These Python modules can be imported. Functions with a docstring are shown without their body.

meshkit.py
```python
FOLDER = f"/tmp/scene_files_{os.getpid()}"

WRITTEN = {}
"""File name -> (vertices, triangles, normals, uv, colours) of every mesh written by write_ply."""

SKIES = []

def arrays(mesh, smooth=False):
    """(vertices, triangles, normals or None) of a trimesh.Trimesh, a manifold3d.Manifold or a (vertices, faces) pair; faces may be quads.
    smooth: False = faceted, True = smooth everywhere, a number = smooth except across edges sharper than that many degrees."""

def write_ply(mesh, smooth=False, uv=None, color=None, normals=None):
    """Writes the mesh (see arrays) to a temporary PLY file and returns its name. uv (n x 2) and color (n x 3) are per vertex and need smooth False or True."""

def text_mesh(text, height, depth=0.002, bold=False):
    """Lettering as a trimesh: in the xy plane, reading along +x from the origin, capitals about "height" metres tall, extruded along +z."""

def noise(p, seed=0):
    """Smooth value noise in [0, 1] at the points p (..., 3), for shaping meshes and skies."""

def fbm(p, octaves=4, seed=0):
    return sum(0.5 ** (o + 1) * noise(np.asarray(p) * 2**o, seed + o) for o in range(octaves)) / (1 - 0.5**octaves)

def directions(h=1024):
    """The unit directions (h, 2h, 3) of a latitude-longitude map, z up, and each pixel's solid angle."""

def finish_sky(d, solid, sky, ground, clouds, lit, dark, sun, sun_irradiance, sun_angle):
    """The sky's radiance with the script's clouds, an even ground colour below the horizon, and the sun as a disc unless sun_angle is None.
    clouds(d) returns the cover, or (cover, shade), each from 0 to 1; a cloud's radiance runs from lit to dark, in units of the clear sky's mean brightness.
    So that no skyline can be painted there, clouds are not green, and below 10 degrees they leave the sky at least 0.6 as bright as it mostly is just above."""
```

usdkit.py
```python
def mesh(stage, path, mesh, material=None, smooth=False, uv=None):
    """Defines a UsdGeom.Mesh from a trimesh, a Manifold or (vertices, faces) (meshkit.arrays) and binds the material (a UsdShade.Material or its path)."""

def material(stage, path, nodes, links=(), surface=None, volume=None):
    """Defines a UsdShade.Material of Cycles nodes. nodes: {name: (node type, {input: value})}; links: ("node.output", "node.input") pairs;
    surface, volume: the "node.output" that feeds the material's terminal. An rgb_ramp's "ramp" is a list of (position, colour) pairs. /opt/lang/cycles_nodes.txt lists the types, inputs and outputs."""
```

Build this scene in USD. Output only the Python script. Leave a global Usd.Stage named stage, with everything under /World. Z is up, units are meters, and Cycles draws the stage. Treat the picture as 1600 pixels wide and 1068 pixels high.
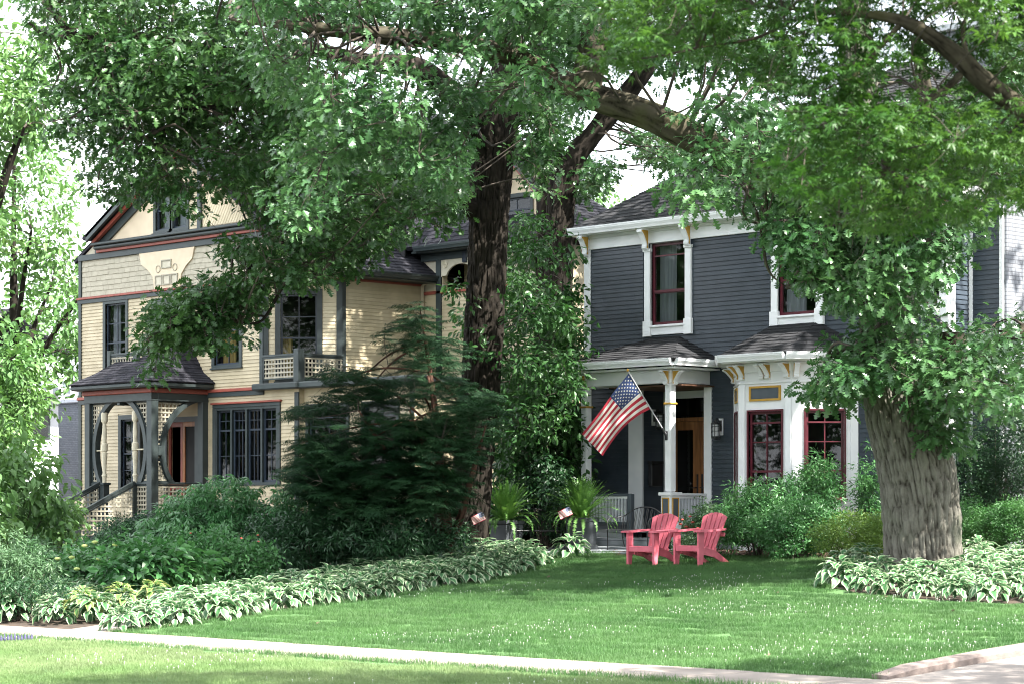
import math
import numpy as np
import shapely
import shapely.geometry as sg
import meshkit
import usdkit
from pxr import Usd, UsdGeom, UsdLux, UsdShade, Gf, Sdf, Vt

stage = Usd.Stage.CreateInMemory()
UsdGeom.SetStageUpAxis(stage, 'Z')
UsdGeom.SetStageMetersPerUnit(stage, 1.0)
UsdGeom.Xform.Define(stage, '/World')
UsdGeom.Scope.Define(stage, '/World/Looks')

# ------------------------------------------------------------------ camera, sky, sun, exposure
FPX, HOR, ZC = 3778.0, 800.0, 1.7                     # focal length and horizon in photo pixels, eye height
YAW = math.atan2(3900.0, 3778.0)                      # the street runs 46 degrees off the view direction
VIEW = np.array([-math.sin(YAW), math.cos(YAW)])
RIGHT = np.array([math.cos(YAW), math.sin(YAW)])
cam = UsdGeom.Camera.Define(stage, '/World/camera')
cam.AddTranslateOp().Set(Gf.Vec3d(0, 0, ZC))
cam.AddRotateXYZOp().Set(Gf.Vec3f(90, 0, math.degrees(YAW)))
cam.CreateHorizontalApertureAttr(36.0)
cam.CreateVerticalApertureAttr(36.0 * 683 / 1024)
cam.CreateFocalLengthAttr(36.0 * FPX / 1600)
cam.CreateVerticalApertureOffsetAttr(36.0 * (HOR - 534) / 1600)
cam.CreateFStopAttr(4.2)
cam.CreateFocusDistanceAttr(44.0)
cam.CreateExposureAttr(2.3)

SUN = np.array([0.78, 0.06, 1.0]); SUN /= np.linalg.norm(SUN)
sun = UsdLux.DistantLight.Define(stage, '/World/sunlight')
sun.CreateIntensityAttr(1.25); sun.CreateAngleAttr(0.53); sun.CreateNormalizeAttr(True)
sun.CreateColorAttr(Gf.Vec3f(1.0, 0.95, 0.87))
sun.AddRotateXYZOp().Set(Gf.Vec3f(math.degrees(math.acos(SUN[2])), 0, math.degrees(math.atan2(SUN[0], -SUN[1]))))
usdkit.material(stage, '/World/Looks/sky_look', {
    's': ('sky_texture', {'sky_type': 'single_scattering', 'sun_disc': False, 'sun_elevation': float(math.asin(SUN[2])), 'sun_rotation': float(math.atan2(SUN[0], SUN[1])), 'air_density': 1.0, 'aerosol_density': 2.2}),
    'tc': ('texture_coordinate', {}),
    'n': ('noise_texture', {'scale': 2.2, 'detail': 6.0, 'roughness': 0.55}),
    'r': ('rgb_ramp', {'ramp': [(0.30, (0.25, 0.25, 0.25)), (0.55, (1, 1, 1))]}),
    'm': ('mix', {'color2': (8.5, 8.9, 9.4)}),
    'b': ('background_shader', {'strength': 0.078})},
    [('tc.generated', 'n.vector'), ('n.fac', 'r.fac'), ('r.color', 'm.fac'), ('s.color', 'm.color1'), ('m.color', 'b.color')], surface='b.background')
sky = UsdLux.DomeLight.Define(stage, '/World/sky')
UsdShade.MaterialBindingAPI.Apply(sky.GetPrim()).Bind(UsdShade.Material.Get(stage, '/World/Looks/sky_look'))

# ------------------------------------------------------------------ naming and describing
used = {}
def number(path):
    k = used.get(path, -1) + 1
    used[path] = k
    return path if k == 0 else '%s_%03d' % (path, k)

def P(parent):
    return '/World' if parent is None else (parent if isinstance(parent, str) else str(parent.GetPath()))

def tag(prim, label=None, cat=None, group=None, kind=None):
    prim = prim.GetPrim() if hasattr(prim, 'GetPrim') else prim
    for k, v in (('label', label), ('category', cat), ('group', group), ('kind', kind)):
        if v:
            prim.SetCustomDataByKey(k, v)
    return prim

def thing(name, label, cat, loc=(0, 0, 0), rz=0.0, group=None, sc=None):
    x = UsdGeom.Xform.Define(stage, number('/World/' + name))
    x.AddTranslateOp().Set(Gf.Vec3d(*map(float, loc)))
    if rz:
        x.AddRotateZOp().Set(float(rz))
    if sc:
        x.AddScaleOp().Set(Gf.Vec3f(*([sc] * 3 if np.ndim(sc) == 0 else sc)))
    return tag(x, label, cat, group)

def copy_of(src, name, label, cat, loc, rz, group=None, sc=None):
    t = thing(name, label, cat, loc, rz, group, sc)
    t.GetReferences().AddInternalReference(src if isinstance(src, Sdf.Path) else src.GetPath())
    t.SetInstanceable(True)
    return t

def put(name, mesh, mat, parent=None, smooth=False, label=None, kind=None):
    if isinstance(mesh, MB):
        mesh = mesh.arr()
    m = usdkit.mesh(stage, number(P(parent) + '/' + name), mesh, M[mat] if isinstance(mat, str) else mat, smooth)
    return tag(m, label, None, None, kind)

# ------------------------------------------------------------------ mesh building
class MB:
    """Collects shapes into one mesh."""
    def __init__(s):
        s.v, s.f, s.n = [], [], 0
    def add(s, v, f):
        v, f = np.asarray(v, float), np.asarray(f, int)
        if f.shape[1] == 4:
            f = np.vstack([f[:, [0, 1, 2]], f[:, [0, 2, 3]]])
        s.v.append(v); s.f.append(f + s.n); s.n += len(v)
        return s
    def arr(s):
        return np.vstack(s.v), np.vstack(s.f)
    def box(s, x0, x1, y0, y1, z0, z1, fr=None):
        v = np.array([(x, y, z) for x in (x0, x1) for y in (y0, y1) for z in (z0, z1)], float)
        f = [(0, 1, 3, 2), (4, 6, 7, 5), (0, 4, 5, 1), (2, 3, 7, 6), (0, 2, 6, 4), (1, 5, 7, 3)]
        return s.add(v if fr is None else fr(v), f)
    def bbox(s, x0, x1, y0, y1, z0, z1, b=0.008, fr=None):
        """A box with its edges chamfered by b."""
        b = min(b, (x1 - x0) * .3, (y1 - y0) * .3, (z1 - z0) * .3)
        V, F = [], []
        lo, hi = np.array([x0, y0, z0]), np.array([x1, y1, z1])
        ids = {}
        for c in np.ndindex(2, 2, 2):
            for a in range(3):
                p = np.where(np.array(c) == 0, lo + b, hi - b).astype(float)
                p[a] = (lo, hi)[c[a]][a]
                ids[c, a] = len(V); V.append(p)
        for a in range(3):
            o = [k for k in range(3) if k != a]
            for sd in (0, 1):
                q = []
                for cc in ((0, 0), (1, 0), (1, 1), (0, 1)):
                    c = [0, 0, 0]; c[a] = sd; c[o[0]], c[o[1]] = cc
                    q.append(ids[tuple(c), a])
                F.append(q if (sd == 1) == (a != 1) else q[::-1])
        for a in range(3):
            o = [k for k in range(3) if k != a]
            for cc in np.ndindex(2, 2):
                c0 = [0, 0, 0]; c0[o[0]], c0[o[1]] = cc; c1 = list(c0); c1[a] = 1
                q = [ids[tuple(c0), o[0]], ids[tuple(c1), o[0]], ids[tuple(c1), o[1]], ids[tuple(c0), o[1]]]
                F.append(q)
        T = [(q[0], q[1], q[2]) for q in F] + [(q[0], q[2], q[3]) for q in F]
        for c in np.ndindex(2, 2, 2):
            T.append((ids[c, 0], ids[c, 1], ids[c, 2]))
        V = np.array(V); T = np.array(T); ctr = (lo + hi) / 2
        nn = np.cross(V[T[:, 1]] - V[T[:, 0]], V[T[:, 2]] - V[T[:, 0]])
        flip = ((V[T].mean(1) - ctr) * nn).sum(1) < 0
        T[flip] = T[flip][:, ::-1]
        return s.add(V if fr is None else fr(V), T)
    def tube(s, path, rad, sides=8, cap=True):
        v, f = tube(path, rad, sides, cap)
        return s.add(v, f)
    def lathe(s, prof, sides=16, at=(0, 0, 0), sq=False):
        a = np.arange(sides) * 2 * np.pi / sides + (np.pi / 4 if sq else 0)
        r = np.array([p[0] for p in prof]); z = np.array([p[1] for p in prof])
        k = math.sqrt(2) if sq else 1
        v = np.stack([np.outer(r * k, np.cos(a)), np.outer(r * k, np.sin(a)), np.repeat(z[:, None], sides, 1)], -1).reshape(-1, 3) + at
        f = []
        for i in range(len(prof) - 1):
            for j in range(sides):
                f.append((i * sides + j, i * sides + (j + 1) % sides, (i + 1) * sides + (j + 1) % sides, (i + 1) * sides + j))
        n = len(v)
        v = np.vstack([v, np.array([[0, 0, z[0]], [0, 0, z[-1]]]) + at])
        f = [tuple(q) for q in f]
        t = [(q[0], q[1], q[2]) for q in f] + [(q[0], q[2], q[3]) for q in f]
        for j in range(sides):
            t.append((n, (j + 1) % sides, j)); m = (len(prof) - 1) * sides
            t.append((n + 1, m + j, m + (j + 1) % sides))
        return s.add(v, t)
    def prism(s, poly, w0, w1, fr):
        """A shapely polygon in (u, z) of the frame fr, extruded from w0 to w1 (w1 outward)."""
        for g in getattr(poly, 'geoms', [poly]):
            if g.is_empty or g.area < 1e-6:
                continue
            V, F = cap(g)
            n = len(V)
            v = np.vstack([np.c_[V[:, 0], np.full(n, w1), V[:, 1]], np.c_[V[:, 0], np.full(n, w0), V[:, 1]]])
            f = [tuple(t) for t in F] + [(c + n, b + n, a + n) for a, b, c in F]
            s.add(fr(v), f)
            for ring in [g.exterior, *g.interiors]:
                p = np.array(ring.coords)[:-1]
                if ring is g.exterior and not ring.is_ccw or ring is not g.exterior and ring.is_ccw:
                    p = p[::-1]
                m = len(p)
                v = np.vstack([np.c_[p[:, 0], np.full(m, w0), p[:, 1]], np.c_[p[:, 0], np.full(m, w1), p[:, 1]]])
                s.add(fr(v), [(j, (j + 1) % m, m + (j + 1) % m, m + j) for j in range(m)])
        return s

def cap(g):
    import trimesh
    V, F = trimesh.creation.triangulate_polygon(g, engine='earcut')
    V, F = np.asarray(V)[:, :2], np.asarray(F)
    a = V[F]
    area = (a[:, 1, 0] - a[:, 0, 0]) * (a[:, 2, 1] - a[:, 0, 1]) - (a[:, 2, 0] - a[:, 0, 0]) * (a[:, 1, 1] - a[:, 0, 1])
    F = np.where((area < 0)[:, None], F[:, ::-1], F)
    return V, F

def frame(ox, oy, dx, dy):
    """Wall frame: u runs along (dx, dy) seen from outside left to right, w points out of the wall, z up."""
    k = math.hypot(dx, dy); dx, dy = dx / k, dy / k
    def fr(v):
        v = np.asarray(v, float)
        return np.c_[ox + v[:, 0] * dx + v[:, 1] * dy, oy + v[:, 0] * dy - v[:, 1] * dx, v[:, 2]]
    return fr
# NB a box given as (u0, u1, w0, w1, z0, z1) through a frame: w outward

def catmull(pts, n):
    p = np.asarray(pts, float)
    if len(p) == 2:
        t = np.linspace(0, 1, n)[:, None]
        return p[0] * (1 - t) + p[1] * t
    q = np.vstack([2 * p[0] - p[1], p, 2 * p[-1] - p[-2]])
    seg = np.linspace(0, len(p) - 1 - 1e-9, n)
    i = seg.astype(int); t = (seg - i)[:, None]
    a, b, c, d = q[i], q[i + 1], q[i + 2], q[i + 3]
    return .5 * (2 * b + (c - a) * t + (2 * a - 5 * b + 4 * c - d) * t * t + (3 * b - a - 3 * c + d) * t ** 3)

def frames_along(p):
    t = np.gradient(p, axis=0); t /= np.linalg.norm(t, axis=1, keepdims=True) + 1e-12
    a = np.zeros_like(p)
    x = np.cross(t[0], [0, 0, 1.0] if abs(t[0][2]) < .9 else [1.0, 0, 0]); a[0] = x / np.linalg.norm(x)
    for i in range(1, len(p)):
        x = a[i - 1] - t[i] * (a[i - 1] @ t[i]); a[i] = x / (np.linalg.norm(x) + 1e-12)
    return t, a, np.cross(t, a)

def tube(path, rad, sides=8, capped=True):
    p = np.asarray(path, float); n = len(p)
    r = np.broadcast_to(np.asarray(rad, float), (n,)) if np.ndim(rad) == 0 or len(rad) == n else np.interp(np.linspace(0, 1, n), np.linspace(0, 1, len(rad)), rad)
    t, a, b = frames_along(p)
    ang = np.arange(sides) * 2 * np.pi / sides
    v = (p[:, None] + r[:, None, None] * (np.cos(ang)[None, :, None] * a[:, None] + np.sin(ang)[None, :, None] * b[:, None])).reshape(-1, 3)
    i, j = np.meshgrid(np.arange(n - 1), np.arange(sides), indexing='ij')
    q = np.stack([i * sides + j, i * sides + (j + 1) % sides, (i + 1) * sides + (j + 1) % sides, (i + 1) * sides + j], -1).reshape(-1, 4)
    f = np.vstack([q[:, [0, 1, 2]], q[:, [0, 2, 3]]])
    if capped:
        v = np.vstack([v, p[[0, -1]]]); m = n * sides
        j = np.arange(sides)
        f = np.vstack([f, np.c_[np.full(sides, m), (j + 1) % sides, j], np.c_[np.full(sides, m + 1), (n - 1) * sides + j, (n - 1) * sides + (j + 1) % sides]])
    return v, f

GROOVE = [None]                                     # how deep each vertex of the last bark lies: fissures are darker wood
def bark_tube(path, rad, sides=96, n=140, amp=0.02, freq=13.0, seed=0, knots=()):
    """A trunk or limb whose surface is broken into long rough ridges of real relief."""
    p = catmull(path, n); r = np.interp(np.linspace(0, 1, n), np.linspace(0, 1, len(rad)), rad)
    t, a, b = frames_along(p)
    s = np.r_[0, np.cumsum(np.linalg.norm(np.diff(p, axis=0), axis=1))]
    ang = np.arange(sides) * 2 * np.pi / sides
    A, S = np.meshgrid(ang, s); R = np.repeat(r[:, None], sides, 1)
    c = np.stack([np.cos(A) * R, np.sin(A) * R, S], -1)
    wob = meshkit.fbm(np.stack([c[..., 0] * 1.2, c[..., 1] * 1.2, S * .7], -1), 3, seed + 7) - .5
    tw = wob * .12
    q = np.stack([(c[..., 0] + tw) * freq, (c[..., 1] + tw) * freq, S * freq * .15], -1)
    ridge = np.minimum(np.abs(2 * meshkit.noise(q, seed) - 1) * 2.2, 1) ** .7 * .65 + .35 * np.minimum(np.abs(2 * meshkit.noise(q * 1.9 + 7, seed + 1) - 1) * 2.2, 1)
    fine = meshkit.fbm(np.stack([c[..., 0] * freq * 2.3, c[..., 1] * freq * 2.3, S * freq * .6], -1), 2, seed + 3)
    k = np.clip(R / r.max(), .35, 1)
    R2 = R * (1 + .20 * wob) + amp * k * (1.3 * (ridge - .6) + .6 * (fine - .5))
    v = p[:, None] + R2[..., None] * (np.cos(A)[..., None] * a[:, None] + np.sin(A)[..., None] * b[:, None])
    i, j = np.meshgrid(np.arange(n - 1), np.arange(sides), indexing='ij')
    f = np.stack([i * sides + j, i * sides + (j + 1) % sides, (i + 1) * sides + (j + 1) % sides, (i + 1) * sides + j], -1).reshape(-1, 4)
    GROOVE[0] = np.clip(.75 * ridge + .5 * (fine - .5) + .1, 0, 1).ravel()
    return v.reshape(-1, 3), np.vstack([f[:, [0, 1, 2]], f[:, [0, 2, 3]]])

# ------------------------------------------------------------------ places
def ray(px):
    return VIEW + (np.asarray(px, float)[..., None] - 800) / FPX * RIGHT

def W(px, py, d):
    """The point of the place seen at photo pixel (px, py), d metres out along the view."""
    q = ray(px) * np.asarray(d, float)[..., None]
    return np.concatenate([q, np.asarray(ZC + (HOR - np.asarray(py, float)) * d / FPX)[..., None]], -1)

def ground(x, y):
    x, y = np.asarray(x, float), np.asarray(y, float)
    g = .062 * (np.clip(y, 19.8, 35) - 19.8)
    g = g + .10 * np.exp(-((x + 23.0) ** 2 + (y - 31.2) ** 2) / 6.0)
    return g + .025 * (meshkit.noise(np.stack([x * .35, y * .35, 0 * x], -1), 5) - .5) * np.clip((y - 20.5) / 3, 0, 1) * np.clip((34 - y) / 2, 0, 1)

def on_ground(px, py):
    d = 40.0
    for _ in range(60):
        q = ray(px) * d
        d = .5 * d + .5 * (ZC - float(ground(q[0], q[1]))) * FPX / (py - HOR)
    q = ray(px) * d
    return np.array([q[0], q[1], float(ground(q[0], q[1]))])

# ------------------------------------------------------------------ materials
M = {}
def mk(name, c1, c2=None, scale=6.0, rough=.6, bump=0.0, bscale=40.0, isl=0.0, obj=0.0, stretch=(1, 1, 1), spec=None, detail=4.0, extra=None, trans=None, lo=.35, hi=.65):
    """Principled material: a noise blend of two colours, relief, a brightness that varies per island or per object; trans mixes in translucency (leaves)."""
    c2 = c2 if c2 is not None else c1
    n = {'g': ('geometry', {}), 'mp': ('mapping', {'scale': stretch}), 'n': ('noise_texture', {'scale': scale, 'detail': detail}),
         'r': ('rgb_ramp', {'ramp': [(lo, c1), (hi, c2)]}), 'p': ('principled_bsdf', {'roughness': rough, **({'specular_ior_level': spec} if spec is not None else {})})}
    l = [('g.position', 'mp.vector'), ('mp.vector', 'n.vector'), ('n.fac', 'r.fac')]
    col = 'r.color'
    k = 0
    for amt, src in ((isl, 'g.random_per_island'), (obj, 'o.random')):
        if amt:
            if src[0] == 'o':
                n['o'] = ('object_info', {})
            n['m%d' % k] = ('map_range', {'to_min': 1 - amt, 'to_max': 1 + amt}); n['h%d' % k] = ('hsv', {'saturation': 1.0, 'fac': 1.0})
            l += [(src, 'm%d.value' % k), ('m%d.result' % k, 'h%d.value' % k), (col, 'h%d.color' % k)]
            col = 'h%d.color' % k; k += 1
    l.append((col, 'p.base_color'))
    if bump:
        n['bn'] = ('noise_texture', {'scale': bscale, 'detail': 5.0, 'roughness': .6}); n['b'] = ('bump', {'strength': bump, 'distance': .02})
        l += [('mp.vector', 'bn.vector'), ('bn.fac', 'b.height'), ('b.normal', 'p.normal')]
    surf = 'p.BSDF'
    if trans:
        n['t'] = ('translucent_bsdf', {}); n['th'] = ('hsv', {'hue': .485, 'saturation': 1.1, 'value': trans[1], 'fac': 1.0}); n['mx'] = ('mix_closure', {'fac': trans[0]})
        l += [(col, 'th.color'), ('th.color', 't.color'), ('p.BSDF', 'mx.closure1'), ('t.BSDF', 'mx.closure2')]
        surf = 'mx.closure'
    M[name] = usdkit.material(stage, '/World/Looks/' + name, n, l, surface=surf)

mk('slate_siding', (.029, .041, .056), (.042, .056, .074), 3, .45, .08, 60, obj=.10)
mk('white_trim', (.70, .72, .74), (.78, .79, .80), 2.5, .45, .05, 50)
mk('gold_trim', (.42, .24, .03), (.50, .29, .05), 8, .45)
mk('maroon_sash', (.055, .007, .013), (.08, .011, .019), 8, .4)
mk('slate_panel', (.06, .075, .09), (.07, .085, .10), 8, .5)
mk('cream_siding', (.47, .40, .262), (.57, .49, .335), 2.6, .55, .08, 60, obj=.07)
mk('cream_panel', (.52, .43, .30), (.58, .485, .345), 3, .55)
mk('cream_shingle', (.47, .435, .335), (.55, .51, .40), 5, .7, .2, 60, isl=.14)
mk('green_trim', (.018, .026, .027), (.027, .037, .037), 4, .45, .05, 60)
mk('brick_red_trim', (.20, .05, .035), (.26, .065, .045), 5, .5)
mk('blue_sash', (.010, .016, .025), (.016, .024, .036), 5, .4)
mk('pale_post', (.50, .46, .34), (.58, .53, .40), 7, .5)
mk('lattice_wood', (.27, .25, .19), (.36, .335, .26), 7, .6, obj=.1)
mk('roof_slate', (.022, .022, .030), (.045, .044, .057), 4, .85, .3, 90, isl=.35, spec=.25)
mk('roof_black', (.012, .013, .017), (.024, .025, .030), 3, .95, .3, 90, isl=.3)
mk('orange_wood', (.22, .075, .015), (.36, .13, .03), 4, .35, .1, 20, stretch=(4, 4, .5))
mk('oak_door_wood', (.16, .062, .018), (.30, .125, .04), 4, .35, .1, 20, stretch=(5, 5, .5))
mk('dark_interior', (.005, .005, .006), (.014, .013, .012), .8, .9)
mk('brown_ceiling', (.10, .05, .03), (.14, .07, .04), 3, .6, stretch=(1, 12, 1))
mk('curtain_cloth', (.45, .46, .50), (.62, .63, .66), 6, .8, stretch=(9, 9, .2))
mk('yellow_curtain', (.40, .27, .08), (.62, .46, .18), 4, .8, stretch=(8, 8, .3))
mk('black_metal', (.010, .011, .012), (.018, .018, .020), 8, .35)
mk('bronze_metal', (.02, .016, .012), (.03, .024, .018), 8, .4)
mk('frosted_glass', (.65, .66, .68), None, 3, .4)
mk('bluestone', (.16, .18, .20), (.27, .29, .31), 2.5, .7, .3, 30, isl=.1)
mk('foundation_stone', (.14, .15, .16), (.24, .25, .26), 3, .85, .5, 16)
mk('porch_floor', (.16, .17, .18), (.21, .22, .23), 3, .5)
mk('pale_grey_paint', (.50, .52, .56), (.58, .60, .64), 3, .45)
mk('concrete', (.175, .145, .127), (.265, .228, .20), 1.1, .85, .25, 60)
mk('driveway_concrete', (.18, .155, .14), (.24, .21, .19), .8, .85, .25, 60)
mk('curb_stone', (.16, .125, .11), (.22, .175, .155), 9, .85, .4, 40)
mk('soil', (.022, .015, .010), (.060, .040, .028), 5, .95, .6, 30)
mk('mulch', (.045, .022, .015), (.13, .075, .052), 14, .95, .8, 45)
mk('bark_chip', (.06, .03, .02), (.20, .12, .085), 9, .9, isl=.4)
mk('turf', (.045, .11, .03), (.08, .165, .05), 2.0, .9, .3, 40)
mk('coral_plastic', (.47, .10, .135), (.60, .145, .19), 5, .42, .03, 80)
mk('planter_paint', (.040, .046, .053), (.060, .067, .075), 5, .5, .1, 30)
def bark(name, dark, light, moss=None):
    n = {'at': ('attribute', {'attribute': 'groove'}), 'g': ('geometry', {}), 'n': ('noise_texture', {'scale': 30.0, 'detail': 5.0}), 'n2': ('noise_texture', {'scale': 1.6, 'detail': 4.0}), 'ma': ('math', {'math_type': 'multiply_add', 'value2': .5, 'value3': -.25}), 'ad': ('math', {'math_type': 'add'}),
         'r': ('rgb_ramp', {'ramp': [(.10, dark), (.42, tuple(.45 * x + .55 * y for x, y in zip(dark, light))), (.85, light)]}), 'mr': ('map_range', {'to_min': .78, 'to_max': 1.22}), 'h': ('hsv', {}), 'ms': ('rgb_ramp', {'ramp': [(.55, (0, 0, 0)), (.68, (.5, .5, .5))]}), 'mx': ('mix', {'color2': moss or light}),
         'p': ('principled_bsdf', {'roughness': .95, 'specular_ior_level': .1}), 'b': ('bump', {'strength': .6, 'distance': .012})}
    usd = [('g.position', 'n.vector'), ('g.position', 'n2.vector'), ('n.fac', 'ma.value1'), ('at.fac', 'ad.value1'), ('ma.value', 'ad.value2'), ('ad.value', 'r.fac'), ('n2.fac', 'mr.value'), ('mr.result', 'h.value'), ('r.color', 'h.color'), ('n2.fac', 'ms.fac'), ('ms.color', 'mx.fac'), ('h.color', 'mx.color1'), ('mx.color', 'p.base_color'), ('n.fac', 'b.height'), ('b.normal', 'p.normal')]
    M[name] = usdkit.material(stage, '/World/Looks/' + name, n, usd, surface='p.BSDF')
bark('oak_bark', (.030, .026, .021), (.14, .134, .114), (.11, .12, .085))
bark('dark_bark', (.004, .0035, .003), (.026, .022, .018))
bark('mossy_bark', (.010, .008, .006), (.070, .063, .045), (.06, .065, .022))
bark('red_bark', (.014, .008, .006), (.10, .055, .040))
mk('twig_bark', (.030, .023, .018), (.075, .060, .048), 6, .9)
mk('steel_pole', (.32, .33, .35), (.40, .41, .43), 4, .35)
mk('flag_red', (.33, .012, .03), (.38, .018, .04), 6, .7)
mk('flag_white', (.62, .60, .56), (.70, .68, .64), 6, .7)
mk('flag_blue', (.022, .045, .13), (.03, .055, .15), 6, .7)
mk('flower_green', (.30, .38, .10), (.42, .48, .17), 20, .8)
mk('flower_red', (.42, .05, .04), (.55, .12, .08), 20, .7, isl=.3)
mk('clover_white', (.62, .64, .58), (.74, .75, .70), 20, .8)
mk('dry_leaf', (.12, .08, .05), (.20, .14, .09), 9, .8, isl=.4)
mk('terracotta', (.05, .04, .04), (.08, .065, .06), 5, .7)
mk('blue_flower', (.05, .05, .13), (.11, .10, .21), 20, .7, isl=.3)
mk('pink_trim', (.42, .25, .22), (.48, .30, .26), 5, .6)
# leaves: (shade, light) colours, per-leaf variation, translucency
LT = (.27, 1.5)
mk('oak_leaf', (.046, .130, .044), (.102, .220, .080), .9, .30, isl=.30, obj=.20, trans=LT, spec=.6)
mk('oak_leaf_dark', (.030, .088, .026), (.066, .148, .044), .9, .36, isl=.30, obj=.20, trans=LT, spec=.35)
mk('maple_leaf', (.038, .115, .022), (.088, .195, .042), .9, .45, isl=.30, obj=.2, trans=(.34, 1.5), spec=.35)
mk('bright_leaf', (.085, .21, .055), (.165, .32, .095), .6, .5, isl=.28, obj=.2, trans=LT)
mk('understory_leaf', (.024, .085, .022), (.056, .145, .038), 1.0, .42, isl=.3, obj=.2, trans=LT, spec=.35)
mk('yew_needle', (.011, .046, .018), (.028, .082, .030), 1.4, .6, isl=.3, obj=.2, trans=(.12, 1.2), spec=.2)
mk('shrub_leaf', (.044, .160, .046), (.092, .245, .078), 1.5, .40, isl=.3, obj=.15, trans=LT)
mk('dark_shrub_leaf', (.018, .064, .024), (.040, .112, .044), 1.5, .42, isl=.3, obj=.15, trans=(.25, 1.3))
mk('grey_shrub_leaf', (.060, .145, .055), (.115, .215, .10), 1.5, .5, isl=.3, obj=.15, trans=LT)
mk('lime_leaf', (.105, .215, .035), (.20, .32, .065), 1.5, .5, isl=.3, obj=.15, trans=LT)
mk('palm_leaf', (.062, .205, .068), (.13, .31, .12), 1.5, .38, isl=.3, obj=.15, trans=LT)
mk('hedge_leaf', (.040, .150, .034), (.082, .225, .060), 1.5, .45, isl=.3, obj=.15, trans=LT)
mk('fern_leaf', (.085, .225, .045), (.165, .34, .085), 3, .5, isl=.2, trans=LT)
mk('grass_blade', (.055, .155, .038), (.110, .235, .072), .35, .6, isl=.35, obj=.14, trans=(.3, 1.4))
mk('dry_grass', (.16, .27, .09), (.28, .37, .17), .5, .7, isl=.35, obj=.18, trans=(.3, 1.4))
# hosta: pale edge, green middle (colour follows the leaf's own width, stored in st)
for nm, ga, gb, ea in (('hosta_leaf', (.042, .135, .048), (.080, .195, .075), (.37, .44, .29)), ('golden_hosta_leaf', (.07, .18, .04), (.12, .24, .055), (.36, .36, .13))):
    M[nm] = usdkit.material(stage, '/World/Looks/' + nm, {
        'u': ('uvmap', {'attribute': 'st'}), 'sx': ('separate_xyz', {}), 'g': ('geometry', {}), 'n': ('noise_texture', {'scale': 9.0, 'detail': 3.0}), 'ad': ('math', {'math_type': 'multiply_add', 'value2': .45, 'value3': -.22}), 'a2': ('math', {'math_type': 'add'}),
        'r': ('rgb_ramp', {'ramp': [(0, ga), (.62, gb), (.73, ea), (1, ea)]}), 'o': ('object_info', {}), 'm': ('map_range', {'to_min': .8, 'to_max': 1.15}), 'h': ('hsv', {}),
        'p': ('principled_bsdf', {'roughness': .45}), 't': ('translucent_bsdf', {}), 'mx': ('mix_closure', {'fac': .28})},
        [('u.UV', 'sx.vector'), ('g.position', 'n.vector'), ('n.fac', 'ad.value1'), ('sx.x', 'a2.value1'), ('ad.value', 'a2.value2'), ('a2.value', 'r.fac'), ('o.random', 'm.value'), ('m.result', 'h.value'), ('r.color', 'h.color'), ('h.color', 'p.base_color'), ('h.color', 't.color'), ('p.BSDF', 'mx.closure1'), ('t.BSDF', 'mx.closure2')], surface='mx.closure')
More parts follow.
